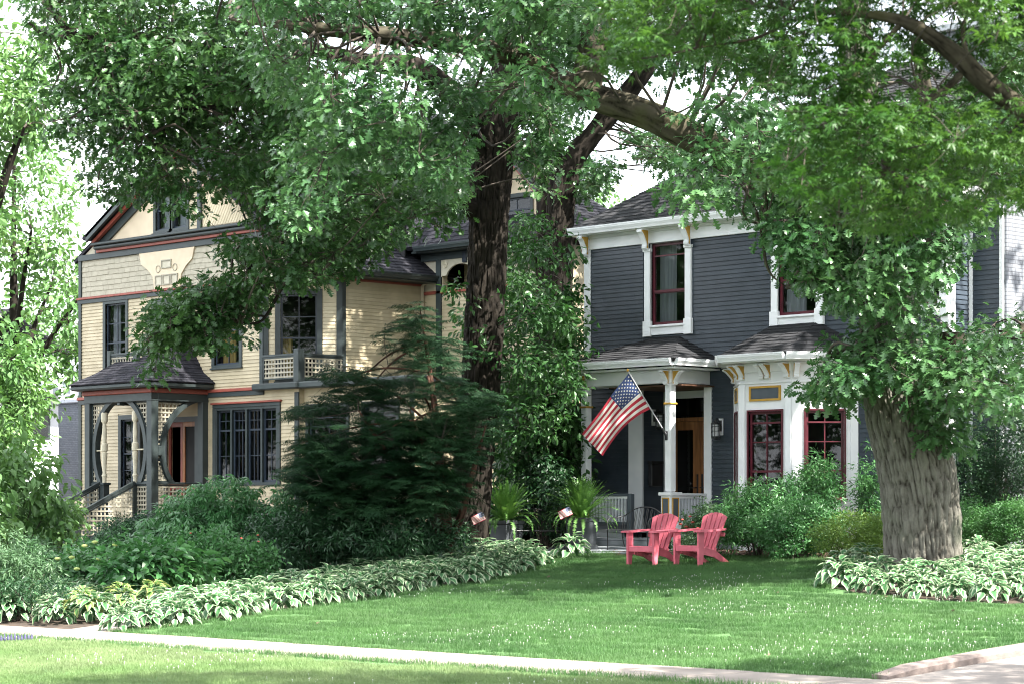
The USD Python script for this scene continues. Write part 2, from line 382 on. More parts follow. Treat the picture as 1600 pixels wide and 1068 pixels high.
M['window_glass'] = usdkit.material(stage, '/World/Looks/window_glass', {
    'f': ('fresnel', {'IOR': 1.6}), 't': ('transparent_bsdf', {'color': (.72, .76, .78)}), 'g': ('glossy_bsdf', {'color': (.95, .95, .95), 'roughness': .02}), 'bn': ('noise_texture', {'scale': 1.3, 'detail': 1.0}), 'b': ('bump', {'strength': .12, 'distance': .02}), 'mm': ('math', {'math_type': 'multiply_add', 'value2': .8, 'value3': .0}), 'm': ('mix_closure', {})},
    [('f.fac', 'mm.value1'), ('mm.value', 'm.fac'), ('bn.fac', 'b.height'), ('b.normal', 'g.normal'), ('t.BSDF', 'm.closure1'), ('g.BSDF', 'm.closure2')], surface='m.closure')
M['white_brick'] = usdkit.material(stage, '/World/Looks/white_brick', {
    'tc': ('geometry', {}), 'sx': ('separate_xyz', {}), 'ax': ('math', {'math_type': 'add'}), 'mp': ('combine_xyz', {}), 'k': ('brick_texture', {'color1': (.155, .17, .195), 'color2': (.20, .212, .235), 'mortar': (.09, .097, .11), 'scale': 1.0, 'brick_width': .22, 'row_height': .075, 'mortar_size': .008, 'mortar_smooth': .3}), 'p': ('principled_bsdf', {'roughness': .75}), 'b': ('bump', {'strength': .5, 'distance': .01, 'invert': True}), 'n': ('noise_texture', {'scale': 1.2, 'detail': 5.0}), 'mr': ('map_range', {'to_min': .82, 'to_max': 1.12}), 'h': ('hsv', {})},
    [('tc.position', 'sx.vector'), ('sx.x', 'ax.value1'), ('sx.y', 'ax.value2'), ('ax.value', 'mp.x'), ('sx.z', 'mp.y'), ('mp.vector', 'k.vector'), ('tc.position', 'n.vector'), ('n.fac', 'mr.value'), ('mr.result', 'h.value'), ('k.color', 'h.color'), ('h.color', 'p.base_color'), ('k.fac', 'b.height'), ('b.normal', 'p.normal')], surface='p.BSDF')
# ------------------------------------------------------------------ building pieces
def rect(u0, z0, u1, z1):
    return sg.box(u0, z0, u1, z1)

def cut(poly, *holes):
    for h in holes:
        poly = poly.difference(h)
    return poly

budget = {}
def boards(house, fr, region, z0, h, mat, name='clapboard', limit=290, proud=.016):
    """Lapped boards over the region: each a mesh of its own until the limit, the rest joined as one part."""
    key = (P(house), name)
    k = budget.setdefault(key, [0, MB(), mat])
    zmin, zmax = region.bounds[1], region.bounds[3]
    z = z0 + math.floor((zmin - z0) / h) * h
    while z < zmax - .01:
        strip = region.intersection(sg.box(-500, z, 500, z + h - .001))
        for g in getattr(strip, 'geoms', [strip]):
            if g.geom_type != 'Polygon' or g.area < .002:
                continue
            V, F = cap(g)
            wz = lambda zz: .003 + proud * (1 - (zz - z) / h)
            b = MB().add(fr(np.c_[V[:, 0], wz(V[:, 1]), V[:, 1]]), F)
            p = np.array(g.exterior.coords)[:-1]
            if not g.exterior.is_ccw:
                p = p[::-1]
            m = len(p)
            b.add(fr(np.vstack([np.c_[p[:, 0], np.zeros(m), p[:, 1]], np.c_[p[:, 0], wz(p[:, 1]), p[:, 1]]])), [(j, (j + 1) % m, m + (j + 1) % m, m + j) for j in range(m)])
            if k[0] < limit:
                put(name, b, mat, house); k[0] += 1
            else:
                v, f = b.arr(); k[1].add(v, f)
        z += h

def finish_boards(house, name='clapboard', rest='siding'):
    k = budget.get((P(house), name))
    if k and k[1].n:
        put(rest, k[1], k[2], house, kind='stuff')

def wall_shingles(house, fr, region, z0, h, wdt, mat, seed):
    rng = np.random.default_rng(seed); b = MB()
    z = z0; row = 0
    while z < region.bounds[3]:
        u = region.bounds[0] - rng.uniform(0, wdt)
        while u < region.bounds[2]:
            w2 = wdt * rng.uniform(.7, 1.3); dz = rng.uniform(-.008, .008)
            g = region.intersection(sg.box(u + .004, z + dz, u + w2 - .004, z + h))
            if g.geom_type == 'Polygon' and g.area > .001:
                V, F = cap(g); t = rng.uniform(.010, .018)
                b.add(fr(np.c_[V[:, 0], .003 + t * (1 - (V[:, 1] - z) / h), V[:, 1]]), F)
                x0, a0, x1, a1 = g.bounds
                b.add(fr([(x0, 0, a0), (x1, 0, a0), (x1, .003 + t, a0), (x0, .003 + t, a0)]), [(0, 1, 2, 3)])
            u += w2
        z += h; row += 1
    put('wall_shingles', b, mat, house, kind='stuff')

def window(house, fr, u0, u1, z0, z1, cas=.11, sash=.045, casing='green_trim', sashm='blue_sash', cols=2, rows=4, meet=.5, curtain=None, sill=True, name='window', label=None, top=None, bot=None, inner=None):
    """Casing > sash, muntins, panes, sill, curtain."""
    top = cas if top is None else top; bot = cas * .6 if bot is None else bot
    outer = rect(u0 - cas, z0 - bot, u1 + cas, z1 + top)
    w = put(name, MB().prism(cut(outer, rect(u0, z0, u1, z1)), -.03, .032, fr), casing, house, label=label)
    rev = MB()
    for a in ((u0 - .02, u0, z0, z1), (u1, u1 + .02, z0, z1), (u0 - .02, u1 + .02, z1, z1 + .02), (u0 - .02, u1 + .02, z0 - .02, z0)):
        rev.box(a[0], a[1], -.16, -.031, a[2], a[3], fr)
    put('reveal', rev, casing, w)
    s = sash
    zm = z0 + (z1 - z0) * meet if meet else None
    fr_poly = cut(rect(u0, z0, u1, z1), rect(u0 + s, z0 + s, u1 - s, (zm if zm else z1) - s * .45), *([rect(u0 + s, zm + s * .45, u1 - s, z1 - s)] if zm else []))
    put('sash', MB().prism(fr_poly, -.085, -.035, fr), sashm, w)
    for (a, b, rr) in ([(z0 + s, zm - s * .45, max(1, rows // 2)), (zm + s * .45, z1 - s, max(1, rows - rows // 2))] if zm else [(z0 + s, z1 - s, rows)]):
        us = np.linspace(u0 + s, u1 - s, cols + 1); zs = np.linspace(a, b, rr + 1)
        for x in us[1:-1]:
            put('muntin', MB().box(x - .011, x + .011, -.075, -.045, a, b, fr), sashm, w)
        for x in zs[1:-1]:
            put('muntin', MB().box(u0 + s, u1 - s, -.073, -.047, x - .011, x + .011, fr), sashm, w)
        for i in range(cols):
            for j in range(rr):
                put('pane', MB().add(fr([(us[i], -.06, zs[j]), (us[i + 1], -.06, zs[j]), (us[i + 1], -.06, zs[j + 1]), (us[i], -.06, zs[j + 1])]), [(0, 1, 2, 3)]), 'window_glass', w)
    if sill:
        put('sill', MB().bbox(u0 - cas - .03, u1 + cas + .03, .0, .07, z0 - bot - .045, z0 - bot - .001, .008, fr), casing, w)
    if curtain:
        for (c0, c1, cz0, cz1, mat) in curtain:
            n = 40; uu = np.linspace(u0 + c0 * (u1 - u0), u0 + c1 * (u1 - u0), n)
            ww = -.24 + .028 * np.sin(uu * 62) + .012 * np.sin(uu * 23 + 1)
            a0, a1 = z0 + cz0 * (z1 - z0), z0 + cz1 * (z1 - z0)
            v = np.vstack([np.c_[uu, ww, np.full(n, a0)], np.c_[uu, ww - .01, np.full(n, a1)]])
            put('curtain', (fr(v), np.array([(i, i + 1, n + i + 1, n + i) for i in range(n - 1)])), mat, w, smooth=True)
    return w

def roof(house, name, pts, mat, thick=.07, tab=(.15, .30), seed=1, shingled=True, label=None):
    """A roof plane given by its corners (counter-clockwise from above); shingle courses of real tabs lie on it."""
    p = np.asarray(pts, float)
    n = np.zeros(3)
    for i in range(len(p)):
        n += np.cross(p[i], p[(i + 1) % len(p)])
    n /= np.linalg.norm(n)
    if n[2] < 0:
        p, n = p[::-1], -n
    e1 = np.cross([0, 0, 1.0], n)
    e1 = e1 / np.linalg.norm(e1) if np.linalg.norm(e1) > 1e-6 else np.array([1.0, 0, 0])
    e2 = np.cross(n, e1)
    o = p[0]
    q = np.c_[(p - o) @ e1, (p - o) @ e2]
    g = sg.Polygon(q)
    def fr(v):
        v = np.asarray(v, float)
        return o + v[:, [0]] * e1 + v[:, [2]] * e2 + v[:, [1]] * n
    r = put(name, MB().prism(g, -thick, 0, fr), mat, house, label=label)
    if not shingled:
        return r
    rng = np.random.default_rng(seed); b = MB(); gs = g.buffer(.01); shapely.prepare(gs)
    h, wd = tab
    z = g.bounds[1] - .02
    while z < g.bounds[3]:
        u = g.bounds[0] - rng.uniform(0, wd)
        while u < g.bounds[2]:
            w2 = wd * rng.uniform(.55, 1.25)
            bx = sg.box(u + .003, z + rng.uniform(-.006, .006), u + w2 - .003, z + h + .02)
            if gs.contains(bx):
                P2 = [bx]
            elif gs.intersects(bx):
                c = gs.intersection(bx); P2 = [c] if c.geom_type == 'Polygon' and c.area > .002 else []
            else:
                P2 = []
            for c in P2:
                V, F = cap(c); t = rng.uniform(.008, .016)
                b.add(fr(np.c_[V[:, 0], .004 + t * (1 - (V[:, 1] - z) / h), V[:, 1]]), F)
                x0, a0, x1, a1 = c.bounds
                b.add(fr([(x0, 0, a0), (x1, 0, a0), (x1, .004 + t, a0), (x0, .004 + t, a0)]), [(0, 1, 2, 3)])
            u += w2
        z += h
    if b.n:
        put('shingles', b, mat, r, kind='stuff')
    return r

def gutter(house, a, b, mat, h=.13, w=.13, name='gutter', ends=0.0):
    """K-profile gutter along the eave from a to b; its outer side is to the right of a->b... outward normal (dy, -dx)."""
    a, b = np.array(a, float), np.array(b, float)
    d = (b - a)[:2]; L = np.linalg.norm(d)
    fr0 = frame(a[0], a[1], d[0], d[1])
    prof = [(0, 0), (w * .62, 0), (w * .70, h * .25), (w * .95, h * .62), (w * .95, h * .8), (w, h * .82), (w, h), (0, h)]
    m = len(prof)
    v = np.vstack([[(x, pw, a[2] + pz) for pw, pz in prof] for x in (-ends, L + ends)])
    f = [(j, (j + 1) % m, m + (j + 1) % m, m + j) for j in range(m)]
    B = MB().add(fr0(v), f)
    V, F = cap(sg.Polygon(prof))
    for x, fl in ((-ends, 1), (L + ends, -1)):
        B.add(fr0(np.c_[np.full(len(V), x), V[:, 0], a[2] + V[:, 1]]), F[:, ::fl])
    return put(name, B, mat, house)

def bracket(house, fr, u, z1, proj=.24, drop=.42, width=.11, mat='white_trim', side='gold_trim', w0=0.0):
    """Scrolled eave bracket: an S-shaped body with a gold-painted face on both cheeks."""
    t = np.linspace(0, 1, 14)
    out = proj * (.5 + .5 * np.cos(t * math.pi)) * (1 - .15 * t) + .05 + .05 * np.exp(-((t - .12) / .1) ** 2) + .035 * np.exp(-((t - .9) / .08) ** 2)
    prof = [(0.0, z1)] + [(o, z1 - tt * drop) for o, tt in zip(out, t)] + [(0.0, z1 - drop)]
    def side_frame(x):
        def f2(v):
            v = np.asarray(v, float)
            return fr(np.c_[x + v[:, 1], v[:, 0] + w0, v[:, 2]])
        return f2
    g = sg.Polygon(prof).buffer(0)
    b = put('bracket', MB().prism(g, -width / 2, width / 2, side_frame(u)), mat, house)
    gi = g.buffer(-.026)
    if not gi.is_empty:
        put('bracket_side', MB().prism(gi, width / 2, width / 2 + .006, side_frame(u)).prism(gi, -width / 2 - .006, -width / 2, side_frame(u)), side, b)

def lattice(house, fr, region, w, sp=.125, sl=.045, th=.012, mat='lattice_wood', name='lattice_panel', framed=None, fmat='green_trim'):
    u0, z0, u1, z1 = region.bounds
    core = framed if framed is not None else region.difference(region.buffer(-.03))
    p = put(name, MB().prism(core, w - .02, w + .036, fr), fmat, house)
    inner = region.buffer(-.012)
    n = max(1, round((u1 - u0) / sp)); m = max(1, round((z1 - z0) / sp))
    for i in range(n):
        x = u0 + (i + .5) * (u1 - u0) / n
        g = inner.intersection(rect(x - sl / 2, z0, x + sl / 2, z1))
        for c in getattr(g, 'geoms', [g]):
            if c.geom_type == 'Polygon' and c.area > .002:
                put('slat', MB().prism(c, w - .002, w + th - .002, fr), mat, p)
    for i in range(m):
        x = z0 + (i + .5) * (z1 - z0) / m
        g = inner.intersection(rect(u0, x - sl / 2, u1, x + sl / 2))
        for c in getattr(g, 'geoms', [g]):
            if c.geom_type == 'Polygon' and c.area > .002:
                put('slat', MB().prism(c, w + th, w + 2 * th, fr), mat, p)
    return p

def ellipse(cu, cz, a, b, n=64):
    t = np.linspace(0, 2 * np.pi, n, endpoint=False)
    return sg.Polygon(np.c_[cu + a * np.cos(t), cz + b * np.sin(t)])

# ------------------------------------------------------------------ ground, walks, lawn sheets
def sheet(poly, step, lift, fn=ground):
    """A ground-hugging sheet over a shapely polygon in (x, y)."""
    import trimesh
    x0, y0, x1, y1 = poly.bounds
    nx, ny = max(1, math.ceil((x1 - x0) / step)), max(1, math.ceil((y1 - y0) / step))
    B = MB(); xs, ys = np.linspace(x0, x1, nx + 1), np.linspace(y0, y1, ny + 1)
    shapely.prepare(poly)
    for i in range(nx):
        for j in range(ny):
            c = sg.box(xs[i], ys[j], xs[i + 1], ys[j + 1])
            if poly.contains(c):
                v = np.array(c.exterior.coords)[:4]; B.add(np.c_[v, fn(v[:, 0], v[:, 1]) + lift], [(0, 1, 2, 3)] if c.exterior.is_ccw else [(3, 2, 1, 0)])
            elif poly.intersects(c):
                g = poly.intersection(c)
                for q in getattr(g, 'geoms', [g]):
                    if q.geom_type == 'Polygon' and q.area > 1e-5:
                        V, F = cap(q); B.add(np.c_[V, fn(V[:, 0], V[:, 1]) + lift], F)
    v, f = B.arr()
    m = trimesh.Trimesh(v, f, process=False); m.merge_vertices(digits_vertex=4)
    return np.asarray(m.vertices), np.asarray(m.faces)

gx = np.unique(np.r_[np.linspace(-190, -60, 40), np.linspace(-60, 5, 131), np.linspace(5, 110, 25)])
gy = np.unique(np.r_[np.linspace(-80, 10, 20), np.linspace(10, 45, 71), np.linspace(45, 220, 40)])
X, Y = np.meshgrid(gx, gy)
i, j = np.meshgrid(np.arange(len(gy) - 1), np.arange(len(gx) - 1), indexing='ij'); k = len(gx)
tag(put('ground', (np.stack([X, Y, ground(X, Y) - .03], -1).reshape(-1, 3), np.stack([i * k + j, i * k + j + 1, (i + 1) * k + j + 1, (i + 1) * k + j], -1).reshape(-1, 4)), 'soil', None, True), 'dark bare soil under the planting beds and around the houses', 'ground', None, 'structure')

BED_LONG = sg.Polygon([(-28.45, 19.75), (-28.35, 21.0), (-28.85, 23.5), (-28.95, 25.2), (-29.65, 27.8), (-30.7, 30.0), (-31.6, 31.55), (-32.6, 32.2), (-34.2, 32.6), (-33.6, 29.8), (-32.3, 27.0), (-31.4, 24.2), (-30.5, 22.2), (-29.4, 20.7), (-28.85, 19.75)])
BED_LEFT = sg.Polygon([(-30.2, 20.5), (-30.7, 21.7), (-31.6, 22.9), (-32.4, 23.9), (-34.8, 23.0), (-34.8, 20.9), (-32, 20.2)])
BED_OAK = sg.Polygon([(-24.5, 31.6), (-23.9, 30.2), (-22.6, 28.5), (-20.8, 27.75), (-18.7, 27.45), (-16.8, 27.9), (-16.6, 29.9), (-18.0, 31.8), (-20.5, 32.9), (-23.6, 32.9)])
MULCH = sg.Polygon([(-32.0, 33.6), (-30.4, 34.2), (-28.5, 34.1), (-26.8, 33.6), (-25.1, 32.9), (-23.5, 33.4), (-20.5, 33.4), (-17, 32.5), (-14, 32.5), (-14, 37.2), (-36.3, 37.2), (-36.0, 35.2), (-33.2, 35.0)])
LAWN = sg.Polygon([(-28.9, 19.75), (-15.25, 19.75), (-15.25, 33.0), (-17, 33.2), (-33.0, 34.2), (-34.0, 33.0), (-31.6, 31.55), (-29.65, 27.8), (-28.4, 22.0)]).difference(BED_LONG).difference(BED_OAK.buffer(.02)).difference(MULCH)
LAWN = max(getattr(LAWN, 'geoms', [LAWN]), key=lambda g: g.area)
tag(put('mulch_bed', sheet(MULCH, .5, .012), 'mulch', None, True), 'brown bark mulch in front of the shrubs by the grey house', 'mulch', None, 'structure')
tag(put('lawn', sheet(LAWN, .5, .0), 'turf', None, True), 'green front lawn sloping from the grey house to the sidewalk', 'lawn', None, 'structure')
PARK = sg.Polygon([(-60, 11.0), (4, 11.0), (4, 18.05), (-14.6, 18.05), (-60, 18.05)])
tag(put('parkway_lawn', sheet(PARK, 2, .0), 'turf', None, True), 'sunlit grass strip between the street and the sidewalk', 'lawn', None, 'structure')
tag(put('street', sheet(sg.box(-120, 4, 80, 10.6), 20, -.10), 'soil', None), 'street on the near side of the grass strip', 'road', None, 'structure')
# sidewalk: slabs with recessed joints, each a part
sw = thing('sidewalk', 'pale concrete sidewalk crossing in front of both houses', 'sidewalk'); tag(sw, kind='structure')
rs = np.random.default_rng(4)
for q in range(34):
    x0 = -60 + q * 1.55
    if x0 > -7: break
    b = MB().bbox(x0 + .009, x0 + 1.541, 18.10, 19.68, -.10, .018 + rs.uniform(-.004, .004), .012)
    put('slab', b, 'concrete', sw)
tag(put('front_path', sheet(sg.Polygon([(-29.55, 19.685), (-28.5, 19.685), (-28.95, 20.3), (-29.6, 21.5), (-30.6, 23.5), (-33.0, 26.5), (-42, 31.5), (-50.8, 33.2), (-51.6, 32.4), (-42.5, 30.3), (-33.8, 25.6), (-31.6, 23.0), (-30.1, 21.2)]), .5, .012), 'concrete', None, True), 'narrow concrete path leading from the sidewalk to the left house', 'path', None, 'structure')
tag(put('driveway', sheet(sg.Polygon([(-14.95, 19.69), (-10.5, 19.69), (-10.5, 34), (-14.95, 34)]), .5, .004), 'driveway_concrete', None, True), 'beige concrete driveway in the lower right corner', 'driveway', None, 'structure')
cb = []
yy = np.linspace(19.9, 33.5, 60)
c = MB()
prof = [(-.14, -.05), (.10, -.05), (.10, .07), (.07, .11), (-.10, .12), (-.14, .09)]
V = np.concatenate([np.c_[-15.12 + np.array(prof)[:, 0] + .012 * math.sin(y * 3.1), np.full(6, y), ground(-15.1, y) + np.array(prof)[:, 1] * min(.78, .3 + (y - 19.9) * 1.0)] for y in yy])
c.add(V, [(a * 6 + q, a * 6 + (q + 1) % 6, (a + 1) * 6 + (q + 1) % 6, (a + 1) * 6 + q) for a in range(len(yy) - 1) for q in range(6)])
c.add(V[:6], [(0, 1, 2, 3), (0, 3, 4, 5)])
tag(put('driveway_kerb', c, 'curb_stone', None, 40), 'raised stone kerb between the lawn and the driveway', 'kerb', None, 'structure')

# ------------------------------------------------------------------ the grey house
gh = thing('grey_house', 'dark slate-grey two-storey house with white trim and a front porch', 'house')
GF = frame(0, 37.0, 1, 0)                     # u = X
GE = 7.56
up = [( -34.03, -33.07), (-30.62, -29.66), (-27.70, -26.74)]
front = rect(-35.94, .9, -26.54, 7.5)
holes = [rect(a, 5.57, b, 7.28) for a, b in up]
BL, BR, BP = -31.77, -28.66, .9
front = cut(front, *holes, rect(-34.45, .9, -32.5, 4.45), rect(BL + .05, 1.2, BR - .05, 4.5))
put('front_wall', MB().prism(front, -.16, 0, GF), 'slate_siding', gh)
RX, RY = -34.3, 37.66                          # entry recess
GRet = frame(RX, 0, 0, 1)                      # faces +X, u = Y
GD = frame(0, RY, 1, 0)
box_holes = MB().box(-36.0, -26.6, 47.84, 48, .9, 7.5).box(-35.94, -35.78, 37.16, 48, .9, 7.5).box(-26.70, -26.55, 37.16, 48, .9, 7.5)
put('rear_walls', box_holes, 'slate_siding', gh)
put('attic_floor', MB().box(-35.7, -26.7, 37.2, 47.8, 7.4, 7.45).box(-35.7, -26.7, 37.9, 47.8, 4.5, 4.6), 'dark_interior', gh)
put('return_wall', MB().prism(rect(37.0, .9, RY, 4.5), -.12, 0, GRet), 'slate_siding', gh)
put('entry_ceiling', MB().box(-34.3, -32.3, 36.0, RY, 4.24, 4.27), 'brown_ceiling', gh)
H = .090
CB = rect(-34.63, .9, -34.30, 4.45)
lower_left = rect(-35.78, 1.25, -34.63, 4.45); lower_right = rect(-32.38, 1.25, BL, 4.45)
boards(gh, GF, lower_left, 1.25, H, 'slate_siding')
boards(gh, GF, lower_right, 1.25, H, 'slate_siding')
boards(gh, GRet, rect(37.02, 1.35, RY - .03, 4.24), 1.25, H, 'slate_siding')
upper = cut(rect(-35.78, 4.6, -26.7, 7.26), *[rect(a - .22, 5.34, b + .22, 7.3) for a, b in up])
boards(gh, GF, upper, 4.6, H, 'slate_siding')
boards(gh, GF, rect(BR + .05, 1.2, -26.7, 4.6), 1.25, H, 'slate_siding')
GS = frame(-26.54, 0, 0, 1)                    # east side wall
boards(gh, GS, rect(37.16, 1.2, 37.6, 7.4), 1.25, H, 'slate_siding')
# extension to the east
GX = frame(0, 37.62, 1, 0)
put('side_wing', MB().box(-26.54, -25.8, 37.62, 44, .9, 7.6), 'slate_siding', gh)
put('side_brick_wall', MB().box(-25.798, -25.74, 37.66, 44, .9, 9.5), 'white_brick', gh)
boards(gh, GX, rect(-26.52, 1.2, -25.86, 7.6), 1.25, H, 'slate_siding')
put('corner_board', MB().box(-26.53, -26.45, 37.59, 37.615, 1.2, 7.5).box(-25.86, -25.79, 37.60, 37.66, 1.2, 7.6), 'white_trim', gh)
finish_boards(gh)
put('foundation', MB().box(-35.98, -26.5, 36.97, 37.1, .7, 1.2), 'foundation_stone', gh)
for a, b in ((-35.96, -35.77), (-26.72, -26.53)):
    put('corner_board', MB().bbox(a, b, .0, .035, 1.2, 7.27, .006, GF), 'white_trim', gh)
put('corner_board', MB().bbox(37.0, 37.15, .0, .035, 1.2, 7.4, .006, GS), 'white_trim', gh)
put('corner_board', MB().bbox(-34.66, -34.27, -.02, .04, 1.35, 4.25, .006, GF), 'white_trim', gh)
put('corner_board', MB().bbox(-32.56, -32.36, -.12, .04, 1.35, 4.25, .006, GF), 'white_trim', gh)
put('frieze', MB().bbox(-35.98, -26.5, .0, .05, 7.27, 7.50, .006, GF).bbox(-36.0, -26.48, .0, .075, 7.50, 7.56, .006, GF).bbox(36.96, 44, .0, .05, 7.27, 7.55, .006, GS), 'white_trim', gh)
put('soffit', MB().box(-36.16, -26.34, 36.78, 37.0, 7.56, 7.59), 'white_trim', gh)
gutter(gh, (-36.18, 36.80, 7.58), (-26.30, 36.80, 7.58), 'white_trim', .15, .13)
gutter(gh, (-26.34, 36.78, 7.58), (-26.34, 44, 7.58), 'white_trim', .15, .13)
for u in (-35.86, -34.13, -32.97, -30.72, -29.56, -27.80, -26.64):
    bracket(gh, GF, u, 7.56, .15, .42, .13, w0=.05)
for a, b in up:
    w = window(gh, GF, a, b, 5.57, 7.26, cas=.0001, casing='white_trim', sashm='maroon_sash', cols=1, rows=2, meet=.40, sash=.06, sill=False, top=.0001, bot=.0001,
               curtain=[(.02, .50, 0, 1, 'curtain_cloth'), (.86, .99, 0, 1, 'curtain_cloth')])
    for s, e in ((a - .17, a), (b, b + .17)):
        put('casing', MB().bbox(s, e, .0, .055, 5.36, 7.16, .008, GF).bbox(s - .025, e + .025, .0, .075, 5.34, 5.66, .008, GF).bbox(s - .02, e + .02, .0, .075, 7.10, 7.16, .006, GF), 'white_trim', w)
    put('apron', MB().bbox(a + .001, b - .001, .0, .05, 5.36, 5.555, .006, GF).bbox(a - .0, b, .0, .085, 5.52, 5.566, .006, GF), 'white_trim', w)
    put('storm_rail', MB().box(a + .06, b - .06, -.03, -.015, 6.24, 6.29, GF), 'maroon_sash', w); put('storm_rail', MB().box(a + .06, b - .06, -.03, -.015, 6.98, 7.01, GF), 'maroon_sash', w)
# main hip roof
e0, e1, f0, f1, rz = -36.20, -26.28, 36.74, 48.5, 11.3
xm = (e0 + e1) / 2; rid0, rid1 = f0 + 5.18, f1 - 5.18
roof(gh, 'roof', [(e0, f0, 7.72), (e1, f0, 7.72), (xm, rid0, rz)], 'roof_black', seed=11)
roof(gh, 'roof', [(e1, f0, 7.72), (e1, f1, 7.72), (xm, rid1, rz), (xm, rid0, rz)], 'roof_black', seed=12)
roof(gh, 'roof', [(e0, f1, 7.72), (e0, f0, 7.72), (xm, rid0, rz), (xm, rid1, rz)], 'roof_black', seed=13, shingled=False)
roof(gh, 'roof', [(e1, f1, 7.72), (e0, f1, 7.72), (xm, rid1, rz)], 'roof_black', seed=14, shingled=False)
# door wall: casing, transom, double door
put('door_wall', MB().prism(cut(rect(-34.3, .9, -32.3, 4.24), rect(-34.10, 1.36, -32.72, 4.10)), -.1, 0, GD), 'slate_siding', gh)
dc = put('door_casing', MB().prism(cut(rect(-34.26, 1.36, -32.56, 4.23), rect(-34.08, 1.36, -32.74, 4.08)), 0, .04, GD), 'white_trim', gh)
put('transom_bar', MB().bbox(-34.08, -32.74, -.06, .02, 3.60, 3.68, .006, GD), 'oak_door_wood', dc)
put('transom_pane', MB().add(GD([(-34.08, -.04, 3.68), (-32.74, -.04, 3.68), (-32.74, -.04, 4.08), (-34.08, -.04, 4.08)]), [(0, 1, 2, 3)]), 'window_glass', dc)
for a, b, hs in ((-34.075, -33.30, 1), (-33.29, -32.745, -1)):
    gl = rect(a + .12, 1.50, b - .19, 3.42) if hs == 1 else rect(a + .16, 1.50, b - .10, 3.42)
    d = put('door', MB().prism(cut(rect(a, 1.37, b, 3.595), gl), -.07, -.02, GD), 'oak_door_wood', gh)
    x0, z0, x1, z1 = gl.bounds
    put('door_pane', MB().add(GD([(x0, -.05, z0), (x1, -.05, z0), (x1, -.05, z1), (x0, -.05, z1)]), [(0, 1, 2, 3)]), 'window_glass', d)
    x = (b - .06) if hs == 1 else (a + .06)
    put('door_handle', MB().bbox(x - .025, x + .025, -.019, -.008, 2.10, 2.50, .004, GD).tube(GD([(x, -.01, 2.22), (x, .05, 2.22), (x - .12 * hs, .055, 2.215)]), .012, 8), 'black_metal', d)
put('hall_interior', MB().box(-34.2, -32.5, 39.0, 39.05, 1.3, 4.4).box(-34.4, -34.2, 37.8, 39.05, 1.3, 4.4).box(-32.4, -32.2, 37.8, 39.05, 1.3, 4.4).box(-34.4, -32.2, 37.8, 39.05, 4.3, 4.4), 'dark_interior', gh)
# porch
PX0, PX1, PY = -34.87, -32.53, 35.92
pf = MB().bbox(-35.2, -32.2, 35.72, 37.66, 1.30, 1.36, .01)
put('porch_floor', pf, 'porch_floor', gh)
put('porch_skirt', MB().box(-35.1, -33.75, 35.80, 35.9, .7, 1.30), 'pale_grey_paint', gh); put('porch_skirt', MB().box(-32.4, -32.3, 35.80, 37.0, .7, 1.30), 'pale_grey_paint', gh)
for x, nm in ((PX0, 0), (PX1, 1)):
    c = put('porch_column', MB().bbox(x - .085, x + .085, PY - .085, PY + .085, 2.12, 4.3, .02), 'white_trim', gh)
    put('column_pedestal', MB().bbox(x - .135, x + .135, PY - .135, PY + .135, 1.36, 2.04, .006).bbox(x - .175, x + .175, PY - .175, PY + .175, 2.04, 2.11, .012).bbox(x - .16, x + .16, PY - .16, PY + .16, 1.36, 1.46, .01), 'white_trim', c)
    put('column_collar', MB().bbox(x - .105, x + .105, PY - .105, PY + .105, 3.86, 3.90, .01), 'gold_trim', c)
    F1 = frame(x, PY - .135, 1, 0); F2 = frame(x + .135, PY, 0, 1)
    for F in (F1, F2):
        put('pedestal_panel', MB().box(-.075, .075, .001, .008, 1.54, 1.98, F), 'slate_panel', c)
        put('panel_moulding', MB().prism(cut(rect(-.095, 1.52, .095, 2.0), rect(-.072, 1.543, .072, 1.977)), .001, .014, F), 'gold_trim', c)
        bracket(gh, F, 0, 4.55, .14, .30, .10, w0=-.05)
bm = MB().bbox(PX0 - .11, PX1 + .11, PY - .11, PY + .09, 4.29, 4.56, .008).bbox(PX1 - .09, PX1 + .111, PY + .091, 37.0, 4.29, 4.56, .008).bbox(PX0 - .11, PX0 + .09, PY + .091, 37.0, 4.29, 4.56, .008)
put('porch_beam', bm, 'white_trim', gh)
put('porch_ceiling', MB().box(-35.3, -32.15, 35.6, 36.99, 4.565, 4.60), 'white_trim', gh)
gutter(gh, (-35.32, 35.58, 4.62), (-32.14, 35.58, 4.62), 'white_trim', .14, .14)
gutter(gh, (-32.14, 35.58, 4.62), (-32.14, 37.0, 4.62), 'white_trim', .14, .14)
a, b, c_, d_ = (-35.36, 35.52, 4.755), (-32.08, 35.52, 4.755), (-33.25, 36.99, 5.30), (-34.0, 36.99, 5.30)
roof(gh, 'porch_roof', [a, b, c_, d_], 'roof_black', seed=15)
roof(gh, 'porch_roof', [b, (-32.08, 36.99, 4.755), c_], 'roof_black', seed=16)
roof(gh, 'porch_roof', [(-35.36, 36.99, 4.755), a, d_], 'roof_black', seed=17)
RF = frame(0, PY, 1, 0); RS = frame(PX1, 0, 0, 1)
for F, u0, u1 in ((RF, -34.78, -33.62), (RS, PY + .13, 36.98)):
    r = put('porch_rail', MB().bbox(u0, u1, -.06, .06, 2.04, 2.09, .012, F).bbox(u0, u1, -.04, .04, 1.46, 1.51, .008, F), 'slate_panel' if F is RF else 'white_trim', gh)
    put('under_rail', MB().bbox(u0, u1, -.035, .035, 1.985, 2.035, .006, F), 'white_trim', r)
    n = int((u1 - u0) / .085)
    for q in range(n):
        x = u0 + (q + .5) * (u1 - u0) / n
        put('baluster', MB().box(x - .021, x + .021, -.02, .02, 1.51, 1.985, F), 'pale_grey_paint', r)
